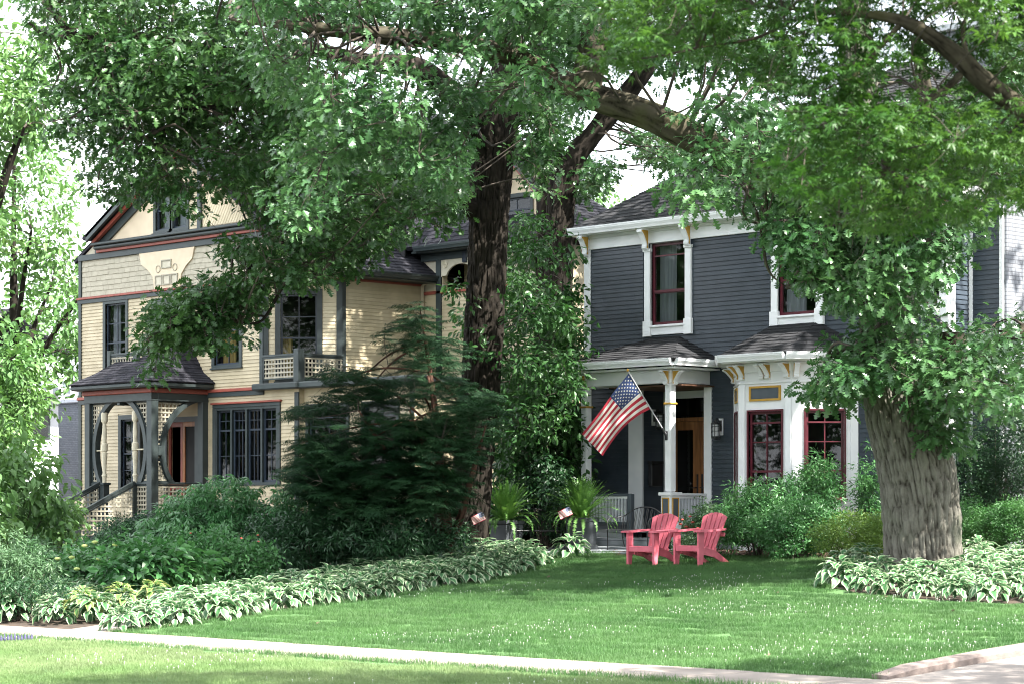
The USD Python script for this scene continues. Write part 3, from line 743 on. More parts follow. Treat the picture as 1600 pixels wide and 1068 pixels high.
put('rail_post', MB().bbox(-33.66, -33.56, 35.86, 35.98, 1.36, 2.08, .008), 'slate_panel', gh)
for k, (y0, y1, z1) in enumerate(((35.42, 35.80, 1.20), (35.06, 35.42, 1.02))):
    put('porch_step', MB().bbox(-34.95, -32.72, y0 + .03, y1 + .03, .6, z1 - .05, .01).bbox(-34.98, -32.69, y0, y1 + .025, z1 - .049, z1, .012), 'bluestone', gh)
# bay window
bz0, bz1 = .9, 4.72
p0, p1, p2, p3 = np.array((BL, 37.0)), np.array((BL + BP, 37 - BP)), np.array((BR - BP, 37 - BP)), np.array((BR, 37.0))
for q, (s, e) in enumerate(((p0, p1), (p1, p2), (p2, p3))):
    L = float(np.linalg.norm(e - s)); F = frame(s[0], s[1], *(e - s))
    ww = (.24, L - .24) if q == 1 else (.27, L - .27)
    wl = put('bay_wall', MB().prism(cut(rect(0, bz0, L, 4.42), rect(ww[0], 2.0, ww[1], 3.66)), -.1, 0, F), 'white_trim', gh)
    w = window(gh, F, ww[0], ww[1], 2.0, 3.66, cas=.035, casing='maroon_sash', sashm='maroon_sash', cols=2, rows=3, meet=.30, sash=.05, sill=True, top=.035, bot=.03)
    put('storm_rail', MB().box(ww[0] + .05, ww[1] - .05, -.03, -.015, 3.42, 3.455, F), 'maroon_sash', w)
    put('bay_panel', MB().prism(rect(ww[0] + .06, 3.90, ww[1] - .06, 4.12), .002, .012, F), 'slate_panel', wl)
    put('panel_moulding', MB().prism(cut(rect(ww[0] + .02, 3.865, ww[1] - .02, 4.155), rect(ww[0] + .065, 3.905, ww[1] - .065, 4.115)), .002, .028, F), 'gold_trim', wl)
    put('bay_moulding', MB().bbox(-.03, L + .03, .001, .03, 4.20, 4.235, .006, F).bbox(.0, .15, .001, .022, 1.3, 4.19, .006, F).bbox(L - .15, L, .001, .022, 1.3, 4.19, .006, F), 'white_trim', wl)
    for u in (.09, L - .09) + ((L / 2 - .05, L / 2 + .09) if q == 1 else ()):
        bracket(gh, F, u, 4.58, .17, .30, .10)
    put('bay_frieze', MB().bbox(-.02, L + .02, .0, .04, 4.42, 4.6, .006, F), 'white_trim', wl)
k = .36
n0, n1, n2, n3 = p0 + (-k, .0), p1 + (-k * .42, -k), p2 + (k * .42, -k), p3 + (k, .0)
for s, e in ((n0, n1), (n1, n2), (n2, n3)):
    gutter(gh, (*s, 4.62), (*e, 4.62), 'white_trim', .14, .13)
put('bay_soffit', MB().prism(sg.Polygon([n0, n1, n2, n3]), 0, .03, lambda v: np.c_[v[:, 0], v[:, 2], 4.6 + v[:, 1]]), 'white_trim', gh)
tz = 5.40; t1, t2 = (-30.75, 36.99, tz), (-29.65, 36.99, tz)
ez = 4.755
g0, g1, g2, g3 = [(*(q + (0, -.06) if 0 < j < 3 else q), ez) for j, q in enumerate((n0, n1, n2, n3))]
g0, g3 = (g0[0], 36.99, ez), (g3[0], 36.99, ez)
roof(gh, 'bay_roof', [g0, g1, t1], 'roof_black', seed=18)
roof(gh, 'bay_roof', [g1, g2, t2, t1], 'roof_black', seed=19)
roof(gh, 'bay_roof', [g2, g3, t2], 'roof_black', seed=20)
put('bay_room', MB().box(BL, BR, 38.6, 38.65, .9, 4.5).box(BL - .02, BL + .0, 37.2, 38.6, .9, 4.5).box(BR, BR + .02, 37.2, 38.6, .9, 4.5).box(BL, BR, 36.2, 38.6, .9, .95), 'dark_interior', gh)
# lanterns and letter box (things of their own)
def wall_lantern(F, u, z, label, cat='lantern'):
    t = thing('wall_lantern', label, cat, group='black wall lanterns by the front door')
    put('back_plate', MB().bbox(u - .055, u + .055, .018, .045, z - .10, z + .24, .006, F), 'white_trim' , t)
    put('mount', MB().bbox(u - .035, u + .035, .045, .085, z - .02, z + .20, .006, F).tube(F([(u, .085, z + .18), (u, .16, z + .24), (u, .20, z + .20)]), .012, 8), 'black_metal', t)
    c = F([(u, .20, 0)])[0]
    put('lamp_cap', MB().lathe([(.01, z + .21), (.03, z + .20), (.05, z + .16), (.10, z + .135), (.10, z + .12), (.06, z + .115)], 20, (c[0], c[1], 0)), 'black_metal', t)
    put('lamp_glass', MB().lathe([(.052, z - .12), (.058, z - .11), (.058, z + .10), (.05, z + .114)], 20, (c[0], c[1], 0)), 'frosted_glass', t, 40)
    cg = MB().lathe([(.05, z - .19), (.085, z - .17), (.09, z - .14), (.06, z - .125)], 20, (c[0], c[1], 0))
    for q in range(4):
        a = q * math.pi / 2 + .4
        cg.tube([(c[0] + .085 * math.cos(a), c[1] + .085 * math.sin(a), z - .15), (c[0] + .09 * math.cos(a), c[1] + .09 * math.sin(a), z + .13)], .008, 6)
    for zz in (z - .02, z + .07):
        ang = np.linspace(0, 2 * np.pi, 21); cg.tube(np.c_[c[0] + .088 * np.cos(ang), c[1] + .088 * np.sin(ang), np.full(21, zz)], .006, 5)
    put('cage', cg, 'black_metal', t)
wall_lantern(GRet, 37.32, 3.62, 'black wall lantern on the shaded entry wall, half behind the big flag')
wall_lantern(GF, -32.10, 3.36, 'black cage wall lantern on grey siding right of the wooden door')
t = thing('letter_box', 'black letter box hanging on the shaded entry wall beside the door', 'mailbox')
put('body', MB().bbox(37.16, 37.50, .018, .13, 2.25, 2.72, .012, GRet), 'black_metal', t)
put('lid', MB().prism(sg.Polygon([(37.15, 2.72), (37.51, 2.72), (37.51, 2.78), (37.15, 2.78)]), .018, .145, GRet), 'black_metal', t)
t = thing('doorbell', 'small black doorbell button on the white door casing', 'doorbell')
put('plate', MB().bbox(-34.19, -34.14, .04, .055, 2.70, 2.82, .004, GD), 'black_metal', t)
put('button', MB().bbox(-34.18, -34.15, .055, .062, 2.74, 2.77, .003, GD), 'steel_pole', t)

# ------------------------------------------------------------------ the left house
lh = thing('cream_house', 'large cream Victorian house with grey-green trim, gable and lattice porch', 'house')
LF = frame(0, 37.0, 1, 0)
C0, C1 = (-46.95, 37.0), (-45.6, 38.35)
LC = frame(*C0, 1, 1); LCn = math.hypot(1.35, 1.35)
LS = frame(-45.6, 0, 0, 1)
winA, winB, winC = (-53.72, -52.80, 5.35, 7.22), (-51.55, -50.55, 5.35, 7.12), (-48.95, -47.93, 5.40, 7.10)
winL = (-48.86, -46.42, 2.45, 4.26)
porchwin = (-53.0, -52.05, 2.35, 4.15); pdoor = (-50.95, -49.75, 1.56, 4.02)
lower = cut(rect(-54.94, .9, -45.6, 4.78), rect(winL[0], winL[2], winL[1], winL[3]), rect(porchwin[0], porchwin[2], porchwin[1], porchwin[3]), rect(*[pdoor[q] for q in (0, 2, 1, 3)]))
uppr = cut(rect(-54.94, 4.78, -46.95, 7.42), *[rect(w[0], w[2], w[1], w[3]) for w in (winA, winB, winC)])
put('front_wall', MB().prism(lower, -.16, 0, LF).prism(uppr, -.16, 0, LF), 'cream_siding', lh)
put('chamfer_wall', MB().prism(cut(rect(0, 4.78, LCn, 7.42), rect(.40, 5.0, 1.30, 7.05)), -.16, 0, LC), 'cream_siding', lh)
put('side_wall', MB().prism(rect(38.35, 4.78, 41.03, 7.6), -.16, 0, LS), 'cream_siding', lh)
hb = .090
boards(lh, LF, cut(lower.intersection(rect(-54.84, 1.3, -45.75, 4.60)), *[rect(w[0] - .14, w[2] - .10, w[1] + .14, w[3] + .16) for w in (winL, porchwin, pdoor)]), 1.3, hb, 'cream_siding')
boards(lh, LF, cut(rect(-54.84, 4.86, -47.10, 7.28), *[rect(w[0] - .13, w[2] - .10, w[1] + .13, w[3] + .16) for w in (winA, winB, winC)]), 4.86, hb, 'cream_siding')
boards(lh, LC, cut(rect(.10, 4.9, LCn - .12, 7.28), rect(.26, 4.9, 1.44, 7.28)), 4.86, hb, 'cream_siding')
boards(lh, LS, rect(38.42, 4.86, 40.9, 7.40), 4.86, hb, 'cream_siding')
# one-storey room on the right, under the balcony ledge
LR = frame(0, 37.16, 1, 0)
rw = [(-45.42, -44.0, 2.35, 4.22), (-43.35, -42.2, 2.35, 4.22)]
lowr = cut(rect(-45.6, .9, -41.6, 4.70), *[rect(w[0], w[2], w[1], w[3]) for w in rw])
put('side_room_wall', MB().prism(lowr, -.16, 0, LR).box(-41.76, -41.6, 37.33, 41.02, .9, 4.7), 'cream_siding', lh)
boards(lh, LR, cut(rect(-45.45, 1.3, -41.7, 4.62), *[rect(w[0] - .12, w[2] - .1, w[1] + .12, w[3] + .14) for w in rw]), 1.3, hb, 'cream_siding')
put('corner_board', MB().bbox(-45.74, -45.58, .0, .04, 1.1, 4.62, .006, LF), 'green_trim', lh)
put('corner_board', MB().bbox(-41.72, -41.58, .0, .04, 1.1, 4.62, .006, LR), 'green_trim', lh)
put('ledge', MB().bbox(-45.7, -41.3, 36.86, 41.0, 4.70, 4.86, .03).bbox(-47.2, -45.45, 36.78, 38.4, 4.702, 4.862, .03), 'green_trim', lh)
for w in rw:
    window(lh, LR, *w, cas=.10, cols=2, rows=4, meet=.76)
# corner boards, bands, string courses
for F, a, b, z0, z1 in ((LF, -54.96, -54.83, 1.1, 8.45), (LF, -47.10, -46.96, 4.86, 7.4), (LC, -.01, .11, 4.86, 7.4), (LC, LCn - .13, LCn + .01, 4.86, 7.4), (LS, 38.33, 38.45, 4.86, 7.4)):
    put('corner_board', MB().bbox(a, b, .0, .045, z0, z1, .006, F), 'green_trim', lh)
put('downspout', MB().tube(LS([(40.95, .07, 4.9), (40.95, .07, 7.4), (40.98, .18, 7.5)]), .045, 8), 'cream_panel', lh)
put('string_course', MB().bbox(-54.98, -46.94, .0, .05, 4.60, 4.72, .008, LF), 'green_trim', lh)
put('red_moulding', MB().bbox(-55.0, -46.9, .0, .075, 4.721, 4.80, .01, LF), 'brick_red_trim', lh)
put('string_course', MB().bbox(-55.0, -46.94, .0, .05, 7.29, 7.40, .008, LF).bbox(0, LCn, .0, .05, 7.29, 7.40, .008, LC), 'green_trim', lh)
put('red_moulding', MB().bbox(-55.02, -46.3, .0, .08, 7.401, 7.46, .01, LF).bbox(0, LCn, .0, .07, 7.401, 7.46, .01, LC).bbox(38.3, 41.0, .0, .05, 7.401, 7.46, .01, LS), 'brick_red_trim', lh)
# shingled band, cornice and gable
band = sg.Polygon([(-54.96, 7.46), (-45.55, 7.46), (-46.1, 8.44), (-54.96, 8.44)])
put('shingle_wall', MB().prism(band, -.16, -.002, LF).box(-46.95, -45.6, 37.0, 38.4, 7.43, 7.46), 'cream_shingle', lh)
panel = sg.Polygon([(-52.15, 8.44), (-52.05, 8.15), (-51.75, 7.98), (-51.55, 7.80), (-51.48, 7.47), (-50.38, 7.47), (-50.3, 7.80), (-50.12, 7.98), (-49.85, 8.15), (-49.75, 8.44)])
wall_shingles(lh, LF, cut(band.intersection(rect(-54.82, 7.47, -45, 8.43)), panel), 7.47, .135, .26, 'cream_shingle', 3)
pn = put('carved_panel', MB().prism(panel, .0, .05, LF), 'cream_panel', lh)
for a in ((-51.15, 7.98, -50.72, 8.20), (-51.42, 7.55, -51.12, 7.82), (-51.09, 7.55, -50.77, 7.82), (-50.74, 7.55, -50.44, 7.82)):
    put('panel_square', MB().prism(cut(rect(*a), rect(a[0] + .03, a[1] + .03, a[2] - .03, a[3] - .03)), .05, .075, LF), 'lattice_wood', pn)
    put('panel_field', MB().prism(rect(a[0] + .03, a[1] + .03, a[2] - .03, a[3] - .03), .05, .056, LF), 'cream_shingle', pn)
for x in (-51.3, -50.57):
    ang = np.linspace(0, 2 * np.pi, 17)
    put('rosette', MB().tube(LF(np.c_[x + .09 * np.cos(ang), np.full(17, .055), 7.98 + .09 * np.sin(ang)]), .012, 6), 'lattice_wood', pn)
put('cornice', MB().bbox(-54.96, -46.2, .0, .06, 8.44, 8.60, .01, LF).bbox(-54.05, -46.1, .0, .20, 8.68, 8.78, .03, LF).bbox(-54.1, -46.05, .0, .26, 8.781, 8.86, .02, LF), 'green_trim', lh)
put('red_moulding', MB().bbox(-54.02, -46.15, .0, .12, 8.601, 8.679, .01, LF), 'brick_red_trim', lh)
AX, AZ = -50.2, 11.05
gw = (-51.45, -50.12, 8.98, 10.0)
gable = sg.Polygon([(-53.95, 8.86), (-46.45, 8.86), (AX, AZ - .1)])
put('gable_wall', MB().prism(cut(gable, rect(gw[0], gw[2], gw[1], gw[3])), -.16, 0, LF), 'cream_panel', lh)
boards(lh, LF, cut(gable.intersection(rect(-50.0, 8.9, -49.6, 11)), rect(gw[0] - .12, gw[2] - .1, gw[1] + .12, gw[3] + .14)), 8.9, hb, 'cream_siding')
# diagonal boards right of the post
dg = gable.intersection(rect(-49.45, 8.9, -46, 11)).buffer(-.02)
for q in range(-12, 40):
    o = -49.45 + q * .11
    s = dg.intersection(sg.Polygon([(o, 8.8), (o + .092, 8.8), (o + 2.1 + .092, 12), (o + 2.1, 12)]))
    for c in getattr(s, 'geoms', [s]):
        if c.geom_type == 'Polygon' and c.area > .01:
            put('diagonal_board', MB().prism(c, .0, .018, LF), 'cream_siding', lh)
put('eave_return', MB().prism(sg.Polygon([(-54.94, 8.44), (-53.9, 8.44), (-53.9, 8.98), (-54.2, 8.88), (-54.94, 8.47)]), -.14, -.004, LF), 'cream_shingle', lh)
put('gable_post', MB().bbox(-49.62, -49.46, .0, .07, 8.87, 10.75, .01, LF), 'green_trim', lh)
put('gable_edge', MB().bbox(-49.44, -49.36, .0, .05, 9.9, 10.6, .01, LF), 'pink_trim', lh)
window(lh, LF, (gw[0]), (gw[0] + gw[1]) / 2 - .03, gw[2], gw[3], cas=.10, cols=1, rows=2, meet=.5, curtain=[(.05, .95, .0, 1, 'curtain_cloth')])
window(lh, LF, (gw[0] + gw[1]) / 2 + .03, gw[1], gw[2], gw[3], cas=.10, cols=1, rows=2, meet=.5, curtain=[(.05, .95, .0, 1, 'curtain_cloth')])
# rakes
def rake(F, a, b, mat, w0, w1, dz0, dz1, name='bargeboard'):
    put(name, MB().prism(sg.Polygon([(a[0], a[1] + dz0), (b[0], b[1] + dz0), (b[0], b[1] + dz1), (a[0], a[1] + dz1)]), w0, w1, F), mat, lh)
for a in ((-54.15, 8.90), (-46.25, 8.90)):
    rake(LF, a, (AX, AZ), 'green_trim', .28, .36, -.02, .17)
    rake(LF, a, (AX, AZ), 'brick_red_trim', .10, .20, -.12, -.02)
    rake(LF, a, (AX, AZ), 'green_trim', .0, .06, -.34, -.10)
roof(lh, 'roof', [(-45.0, 36.62, 7.62), (-45.0, 42.5, 7.62), (AX, 46, AZ + .18), (AX, 36.62, AZ + .18)], 'roof_slate', seed=21)
roof(lh, 'roof', [(-54.3, 36.64, 8.99), (AX, 36.64, AZ + .18), (AX, 46, AZ + .18), (-54.3, 46, 8.99)], 'roof_slate', seed=22)
roof(lh, 'roof', [(-55.15, 36.95, 8.47), (-54.25, 36.95, 8.97), (-54.25, 46, 8.97), (-55.15, 46, 8.47)], 'roof_slate', seed=33)
put('eave', MB().bbox(-45.62, -45.02, 38.2, 41.0, 7.46, 7.56, .01), 'green_trim', lh)
gutter(lh, (-45.05, 38.0, 7.50), (-45.05, 41.2, 7.50), 'green_trim', .13, .14)
gutter(lh, (-46.3, 36.75, 7.50), (-45.05, 38.0, 7.50), 'green_trim', .13, .10)
# windows
yc = [(.05, .55, 0, 1, 'yellow_curtain'), (.75, .98, 0, 1, 'yellow_curtain')]
window(lh, LF, *winA, cols=2, rows=4, meet=.45, curtain=[(.0, .35, 0, 1, 'curtain_cloth'), (.7, 1, 0, 1, 'curtain_cloth')])
window(lh, LF, *winB, cols=2, rows=4, meet=.5)
window(lh, LF, *winC, cols=2, rows=4, meet=.5, curtain=yc)
window(lh, LC, .40, 1.30, 5.0, 7.05, cas=.13, cols=2, rows=4, meet=.48, curtain=[(.0, .3, 0, .5, 'yellow_curtain')])
window(lh, LF, *porchwin, cols=2, rows=4, meet=.5, cas=.12, curtain=[(.1, .9, 0, 1, 'curtain_cloth')])
ws = np.linspace(winL[0], winL[1], 5)
for q in range(4):
    window(lh, LF, ws[q] + .035, ws[q + 1] - .035, winL[2], winL[3], cas=.034, cols=2 if q in (0, 3) else 3, rows=4, meet=.72, sash=.05, sill=False, top=.10, bot=.08)
put('window_head', MB().bbox(winL[0] - .14, winL[1] + .14, .0, .05, winL[3] + .06, winL[3] + .15, .008, LF).bbox(winL[0] - .14, winL[0], .0, .05, winL[2] - .08, winL[3] + .06, .008, LF).bbox(winL[1], winL[1] + .14, .0, .05, winL[2] - .08, winL[3] + .06, .008, LF), 'green_trim', lh)
put('red_moulding', MB().bbox(winL[0] - .18, winL[1] + .18, .0, .085, winL[3] + .151, winL[3] + .20, .008, LF), 'brick_red_trim', lh)
# interior screens so that rooms stay dark
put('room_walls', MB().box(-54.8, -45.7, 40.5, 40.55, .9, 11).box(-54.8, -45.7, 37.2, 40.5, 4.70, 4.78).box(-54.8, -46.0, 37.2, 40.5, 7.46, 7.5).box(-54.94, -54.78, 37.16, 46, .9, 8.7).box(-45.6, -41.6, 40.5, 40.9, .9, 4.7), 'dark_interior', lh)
# porch door
d = put('porch_door', MB().prism(cut(rect(-50.95, 1.56, -50.36, 4.02), rect(-50.87, 2.45, -50.44, 3.9), rect(-50.87, 1.7, -50.44, 2.3)), -.08, -.03, LF), 'brick_red_trim', lh)
d = put('porch_door', MB().prism(cut(rect(-50.35, 1.56, -49.75, 4.02), rect(-50.26, 2.45, -49.84, 3.9), rect(-50.26, 1.7, -49.84, 2.3)), -.08, -.03, LF), 'orange_wood', lh)
put('screen', MB().prism(rect(-50.27, 1.69, -49.83, 3.91), -.07, -.06, LF), 'dark_interior', d)
put('door_casing', MB().prism(cut(rect(-51.08, 1.56, -49.62, 4.15), rect(-50.95, 1.56, -49.75, 4.02)), 0, .04, LF), 'green_trim', lh)
# porch frame
QY, QX0, QX1 = 35.35, -52.02, -49.32
QF = frame(0, QY, 1, 0); QS = frame(QX1, 0, 0, 1)
put('porch_floor', MB().bbox(QX0 - .15, QX1 + .15, QY - .15, 37.0, 1.50, 1.56, .01).box(QX0 - .1, QX1 + .1, QY - .05, 37.0, .8, 1.50), 'green_trim', lh)
for x, y in ((QX0, QY), (QX1, QY), (QX1, 36.92), (QX0, 36.92)):
    put('porch_post', MB().bbox(x - .11, x + .11, y - .11, y + (.11 if y < 36 else .07), 1.56, 4.62, .012), 'green_trim', lh)
put('porch_beam', MB().bbox(QX0 - .12, QX1 + .12, QY - .12, QY + .10, 4.48, 4.68, .01).bbox(QX1 - .10, QX1 + .121, QY + .101, 37.0, 4.48, 4.68, .01).bbox(QX0 - .121, QX0 + .1, QY + .101, 37.0, 4.48, 4.68, .01), 'green_trim', lh)
put('red_moulding', MB().bbox(QX0 - .16, QX1 + .16, QY - .16, 37.0, 4.681, 4.80, .02), 'brick_red_trim', lh)
put('porch_eave', MB().bbox(QX0 - .38, QX1 + .38, QY - .38, 37.0, 4.801, 4.95, .05), 'green_trim', lh)
CU, CZ, CA, CBh = (QX0 + QX1) / 2, 3.28, 1.05, 1.24
hole = ellipse(CU, CZ, CA, CBh); ring = ellipse(CU, CZ, CA + .13, CBh + .13).difference(hole)
opening = rect(QX0 + .11, 2.46, QX1 - .11, 4.48)
put('oval_ring', MB().prism(ring.intersection(opening.buffer(.02)), -.10, .06, QF), 'green_trim', lh)
put('keystone', MB().bbox(CU - .06, CU + .06, -.11, .085, 4.40, 4.6, .01, QF), 'green_trim', lh)
for q, half in enumerate((rect(QX0, 2.4, CU, 4.6), rect(CU, 2.4, QX1, 4.6))):
    reg = opening.difference(ellipse(CU, CZ, CA + .12, CBh + .12)).intersection(half)
    for c in getattr(reg, 'geoms', [reg]):
        if c.area > .03:
            lattice(lh, QF, c, -.02, .115, .040)
# right side: half an oval springing from the wall post
s0, s1 = QY + .11, 36.84
SU = s1 + .25; sh = ellipse(SU, 3.25, 1.40, 1.28); so = rect(s0, 2.46, s1, 4.48)
put('oval_ring', MB().prism(ellipse(SU, 3.25, 1.52, 1.40).difference(sh).intersection(so), -.10, .06, QS), 'green_trim', lh)
reg = so.difference(ellipse(SU, 3.25, 1.51, 1.39))
for c in getattr(reg, 'geoms', [reg]):
    if c.area > .03:
        lattice(lh, QS, c, -.02, .115, .040)
put('ring_boss', MB().bbox(s0 + .02, s0 + .14, -.11, .08, 3.12, 3.36, .01, QS), 'green_trim', lh)
for F, u0, u1 in ((QS, s0, s1), (QF, QX1 - .78, QX1 - .11), (QF, QX0 + .11, QX0 + .35)):
    put('porch_rail', MB().bbox(u0, u1, -.05, .06, 2.40, 2.46, .012, F), 'green_trim', lh)
    lattice(lh, F, rect(u0, 1.62, u1, 2.395), -.012, .115, .040)
for u in (CU - .72, CU + .62):
    x, y = u, QY
    put('turned_post', MB().lathe([(.05, 2.46), (.055, 2.60), (.075, 2.64), (.045, 2.70), (.06, 3.0), (.075, 3.22), (.055, 3.24), (.085, 3.27), (.085, 3.44), (.055, 3.47), (.06, 3.75), (.045, 3.96), (.07, 4.0), (.085, 4.02), (.085, 4.22), (.06, 4.25)], 18, (x, y, 0)), 'pale_post', lh, 40)
    put('newel', MB().bbox(x - .09, x + .09, y - .09, y + .09, 1.5, 2.40, .01).bbox(x - .12, x + .12, y - .12, y + .12, 2.40, 2.46, .012), 'green_trim', lh)
    put('tie_rod', MB().tube([(x, y, 3.28), (x + (.42 if u > CU else -.42), y, 3.28)], .018, 8), 'pale_post', lh)
# stairs with lattice railings
for q in range(5):
    put('stair', MB().bbox(CU - .70, CU + .60, QY - .42 - q * .30, QY - .12 - q * .30 + .03, .8, 1.50 - .13 * (q + .6), .01), 'green_trim', lh)
for x in (CU - .80, CU + .70):
    FS = frame(x, 0, 0, 1)
    a, b = (QY - 1.75, 1.62), (QY - .1, 2.40)
    put('stair_rail', MB().prism(sg.Polygon([(a[0], a[1]), (b[0], b[1]), (b[0], b[1] + .09), (a[0], a[1] + .09)]), -.045, .045, FS), 'green_trim', lh)
    lattice(lh, FS, sg.Polygon([(a[0] + .05, .98), (b[0], 1.58), (b[0], 2.38), (a[0] + .05, 1.62)]), -.012, .115, .040)
    put('newel', MB().bbox(x - .11, x + .11, a[0] - .22, a[0], .8, 1.62, .012).bbox(x - .14, x + .14, a[0] - .25, a[0] + .03, 1.62, 1.67, .012).lathe([(.03, 1.67), (.06, 1.69), (.085, 1.74), (.07, 1.80), (.01, 1.83)], 14, (x, a[0] - .11, 0)), 'green_trim', lh)
# porch roof (flared) with its little balcony
E0 = [(QX0 - .40, 37.0, 4.955), (QX0 - .40, QY - .40, 4.955), (QX1 + .40, QY - .40, 4.955), (QX1 + .40, 37.0, 4.955)]
E1 = [(QX0 + .10, 37.0, 5.25), (QX0 + .10, QY + .10, 5.25), (QX1 - .10, QY + .10, 5.25), (QX1 - .10, 37.0, 5.25)]
E2 = [(-51.25, 36.98, 6.12), (-51.25, 36.78, 6.12), (-50.05, 36.78, 6.12), (-50.05, 36.98, 6.12)]
for A_, B_ in ((E0, E1), (E1, E2)):
    for q in range(3):
        roof(lh, 'porch_roof', [A_[q], A_[q + 1], B_[q + 1], B_[q]], 'roof_slate', thick=.03, tab=(.13, .26), seed=30 + q)
put('porch_roof_cap', MB().bbox(-51.3, -50.0, 36.7, 37.0, 6.12, 6.16, .01), 'roof_slate', lh)
put('balcony_deck', MB().bbox(-52.0, -50.75, 35.86, 37.0, 5.08, 5.20, .01), 'green_trim', lh)
BF = frame(0, 35.92, 1, 0); BS = frame(-50.8, 0, 0, 1)
lattice(lh, BF, rect(-51.9, 5.24, -50.86, 5.72), 0, .11, .038); lattice(lh, BS, rect(35.98, 5.24, 36.98, 5.72), 0, .11, .038)
put('balcony_rail', MB().bbox(-51.95, -50.8, -.05, .05, 5.721, 5.78, .01, BF).bbox(35.93, 37.0, -.05, .05, 5.721, 5.78, .01, BS), 'green_trim', lh)
for x in (-51.95, -50.8):
    put('balcony_post', MB().bbox(x - .07, x + .07, 35.85, 35.99, 5.2, 5.86, .01), 'green_trim', lh)
# corner balcony over the ground floor
KF = frame(0, 36.98, 1, 0); KS = frame(-45.58, 0, 0, 1)
lattice(lh, KF, rect(-46.92, 4.95, -45.72, 5.50), 0, .115, .040); lattice(lh, KS, rect(37.10, 4.95, 38.36, 5.50), 0, .115, .040)
put('balcony_rail', MB().bbox(-46.95, -45.66, -.05, .05, 5.501, 5.56, .01, KF).bbox(37.06, 38.36, -.05, .05, 5.501, 5.56, .01, KS), 'green_trim', lh)
put('balcony_post', MB().bbox(-45.68, -45.48, 36.88, 37.08, 4.86, 5.66, .015), 'green_trim', lh)
# rear wing
RW = frame(0, 41.03, 1, 0)
ow = (-44.86, -43.62, 7.28, 8.02); arch = rect(ow[0], ow[2], ow[1], ow[3])
dw = (-42.75, -41.70, 8.75, 9.35)
rwall = cut(rect(-45.6, .9, -41.2, 8.2), arch)
put('rear_wing_wall', MB().prism(rwall, -.16, 0, RW), 'cream_siding', lh)
put('rear_wing_side', MB().box(-41.36, -41.2, 41.2, 44.6, .9, 8.2).box(-45.8, -41.36, 44.44, 44.6, .9, 8.2).box(-45.0, -43.4, 41.9, 41.95, 6.9, 8.2), 'cream_siding', lh)
put('rear_block_wall', MB().box(-45.76, -45.6, 41.2, 47.6, .9, 8.2).box(-55, -45.76, 47.44, 47.6, .9, 8.2).box(-54.94, -54.8, 41.0, 47.44, .9, 8.2), 'cream_siding', lh)
boards(lh, RW, rect(-45.5, 4.9, -41.3, 7.15), 4.9, hb, 'cream_siding')
finish_boards(lh)
wall_shingles(lh, RW, cut(rect(-45.55, 7.3, -41.3, 8.1), rect(ow[0] - .12, 7.2, ow[1] + .1, 8.2)), 7.3, .14, .28, 'cream_shingle', 5)
put('corner_post', MB().bbox(-45.05, -44.87, .0, .07, 4.9, 8.2, .01, RW), 'green_trim', lh)
put('arch_bracket', MB().prism(rect(ow[0], 7.60, ow[1], 8.04).difference(ellipse((ow[0] + ow[1]) / 2 + .08, 7.55, .52, .34)).difference(rect(ow[0] + .02, 7.2, ow[1] - .02, 7.62)), .0, .05, RW), 'cream_shingle', lh)
ang = np.linspace(0, 5 * np.pi, 40); rr = np.linspace(.02, .10, 40)
put('scroll', MB().tube(RW(np.c_[ow[0] + .14 + rr * np.cos(ang), np.full(40, .06), 7.90 + rr * np.sin(ang)]), .018, 6), 'pale_post', lh)
put('pendant', MB().bbox(-44.06, -43.90, .0, .10, 7.9, 8.2, .02, RW), 'blue_sash', lh)
put('red_moulding', MB().bbox(-45.6, -41.1, .0, .07, 7.18, 7.26, .01, RW), 'brick_red_trim', lh)
put('cornice', MB().bbox(-45.6, -41.0, .0, .08, 8.02, 8.20, .01, RW).bbox(-45.6, -40.8, .0, .40, 8.201, 8.27, .01, RW), 'green_trim', lh)
gutter(lh, (-45.4, 40.62, 8.24), (-40.8, 40.62, 8.24), 'green_trim', .13, .14)
roof(lh, 'roof', [(-46.5, 40.55, 8.33), (-40.75, 40.55, 8.33), (-44.3, 42.8, 10.9), (-47.5, 42.8, 10.9)], 'roof_slate', seed=23)
roof(lh, 'roof', [(-40.75, 40.55, 8.33), (-40.75, 45.05, 8.33), (-44.3, 42.8, 10.9)], 'roof_slate', seed=24)
roof(lh, 'roof', [(-40.75, 45.05, 8.33), (-46.5, 45.05, 8.33), (-47.5, 42.8, 10.9), (-44.3, 42.8, 10.9)], 'roof_slate', seed=25, shingled=False)
roof(lh, 'roof', [(-55.4, 40.5, 8.36), (-45.2, 40.5, 8.36), (-48.6, 44.3, 12.5), (-53.0, 44.3, 12.5)], 'roof_slate', seed=28)
roof(lh, 'roof', [(-45.2, 40.5, 8.36), (-45.2, 48.0, 8.36), (-48.6, 44.3, 12.5)], 'roof_slate', seed=29)
roof(lh, 'roof', [(-45.2, 48.0, 8.36), (-55.4, 48.0, 8.36), (-53.0, 44.3, 12.5), (-48.6, 44.3, 12.5)], 'roof_slate', seed=30, shingled=False)
roof(lh, 'roof', [(-55.4, 48.0, 8.36), (-55.4, 40.5, 8.36), (-53.0, 44.3, 12.5)], 'roof_slate', seed=31, shingled=False)
dp = sg.Polygon([(-43.2, 8.3), (-41.2, 8.3), (-41.2, 9.6), (-42.2, 10.45), (-43.2, 9.6)])
put('dormer_wall', MB().prism(cut(dp, rect(dw[0], dw[2], dw[1], dw[3])), -.14, .002, RW).box(-43.2, -43.06, 41.18, 41.9, 8.3, 9.6).box(-41.34, -41.2, 41.18, 41.7, 8.3, 9.6), 'cream_panel', lh)
put('dormer_panel', MB().prism(rect(-42.95, 8.3, -41.45, 8.62), .003, .03, RW), 'blue_sash', lh)
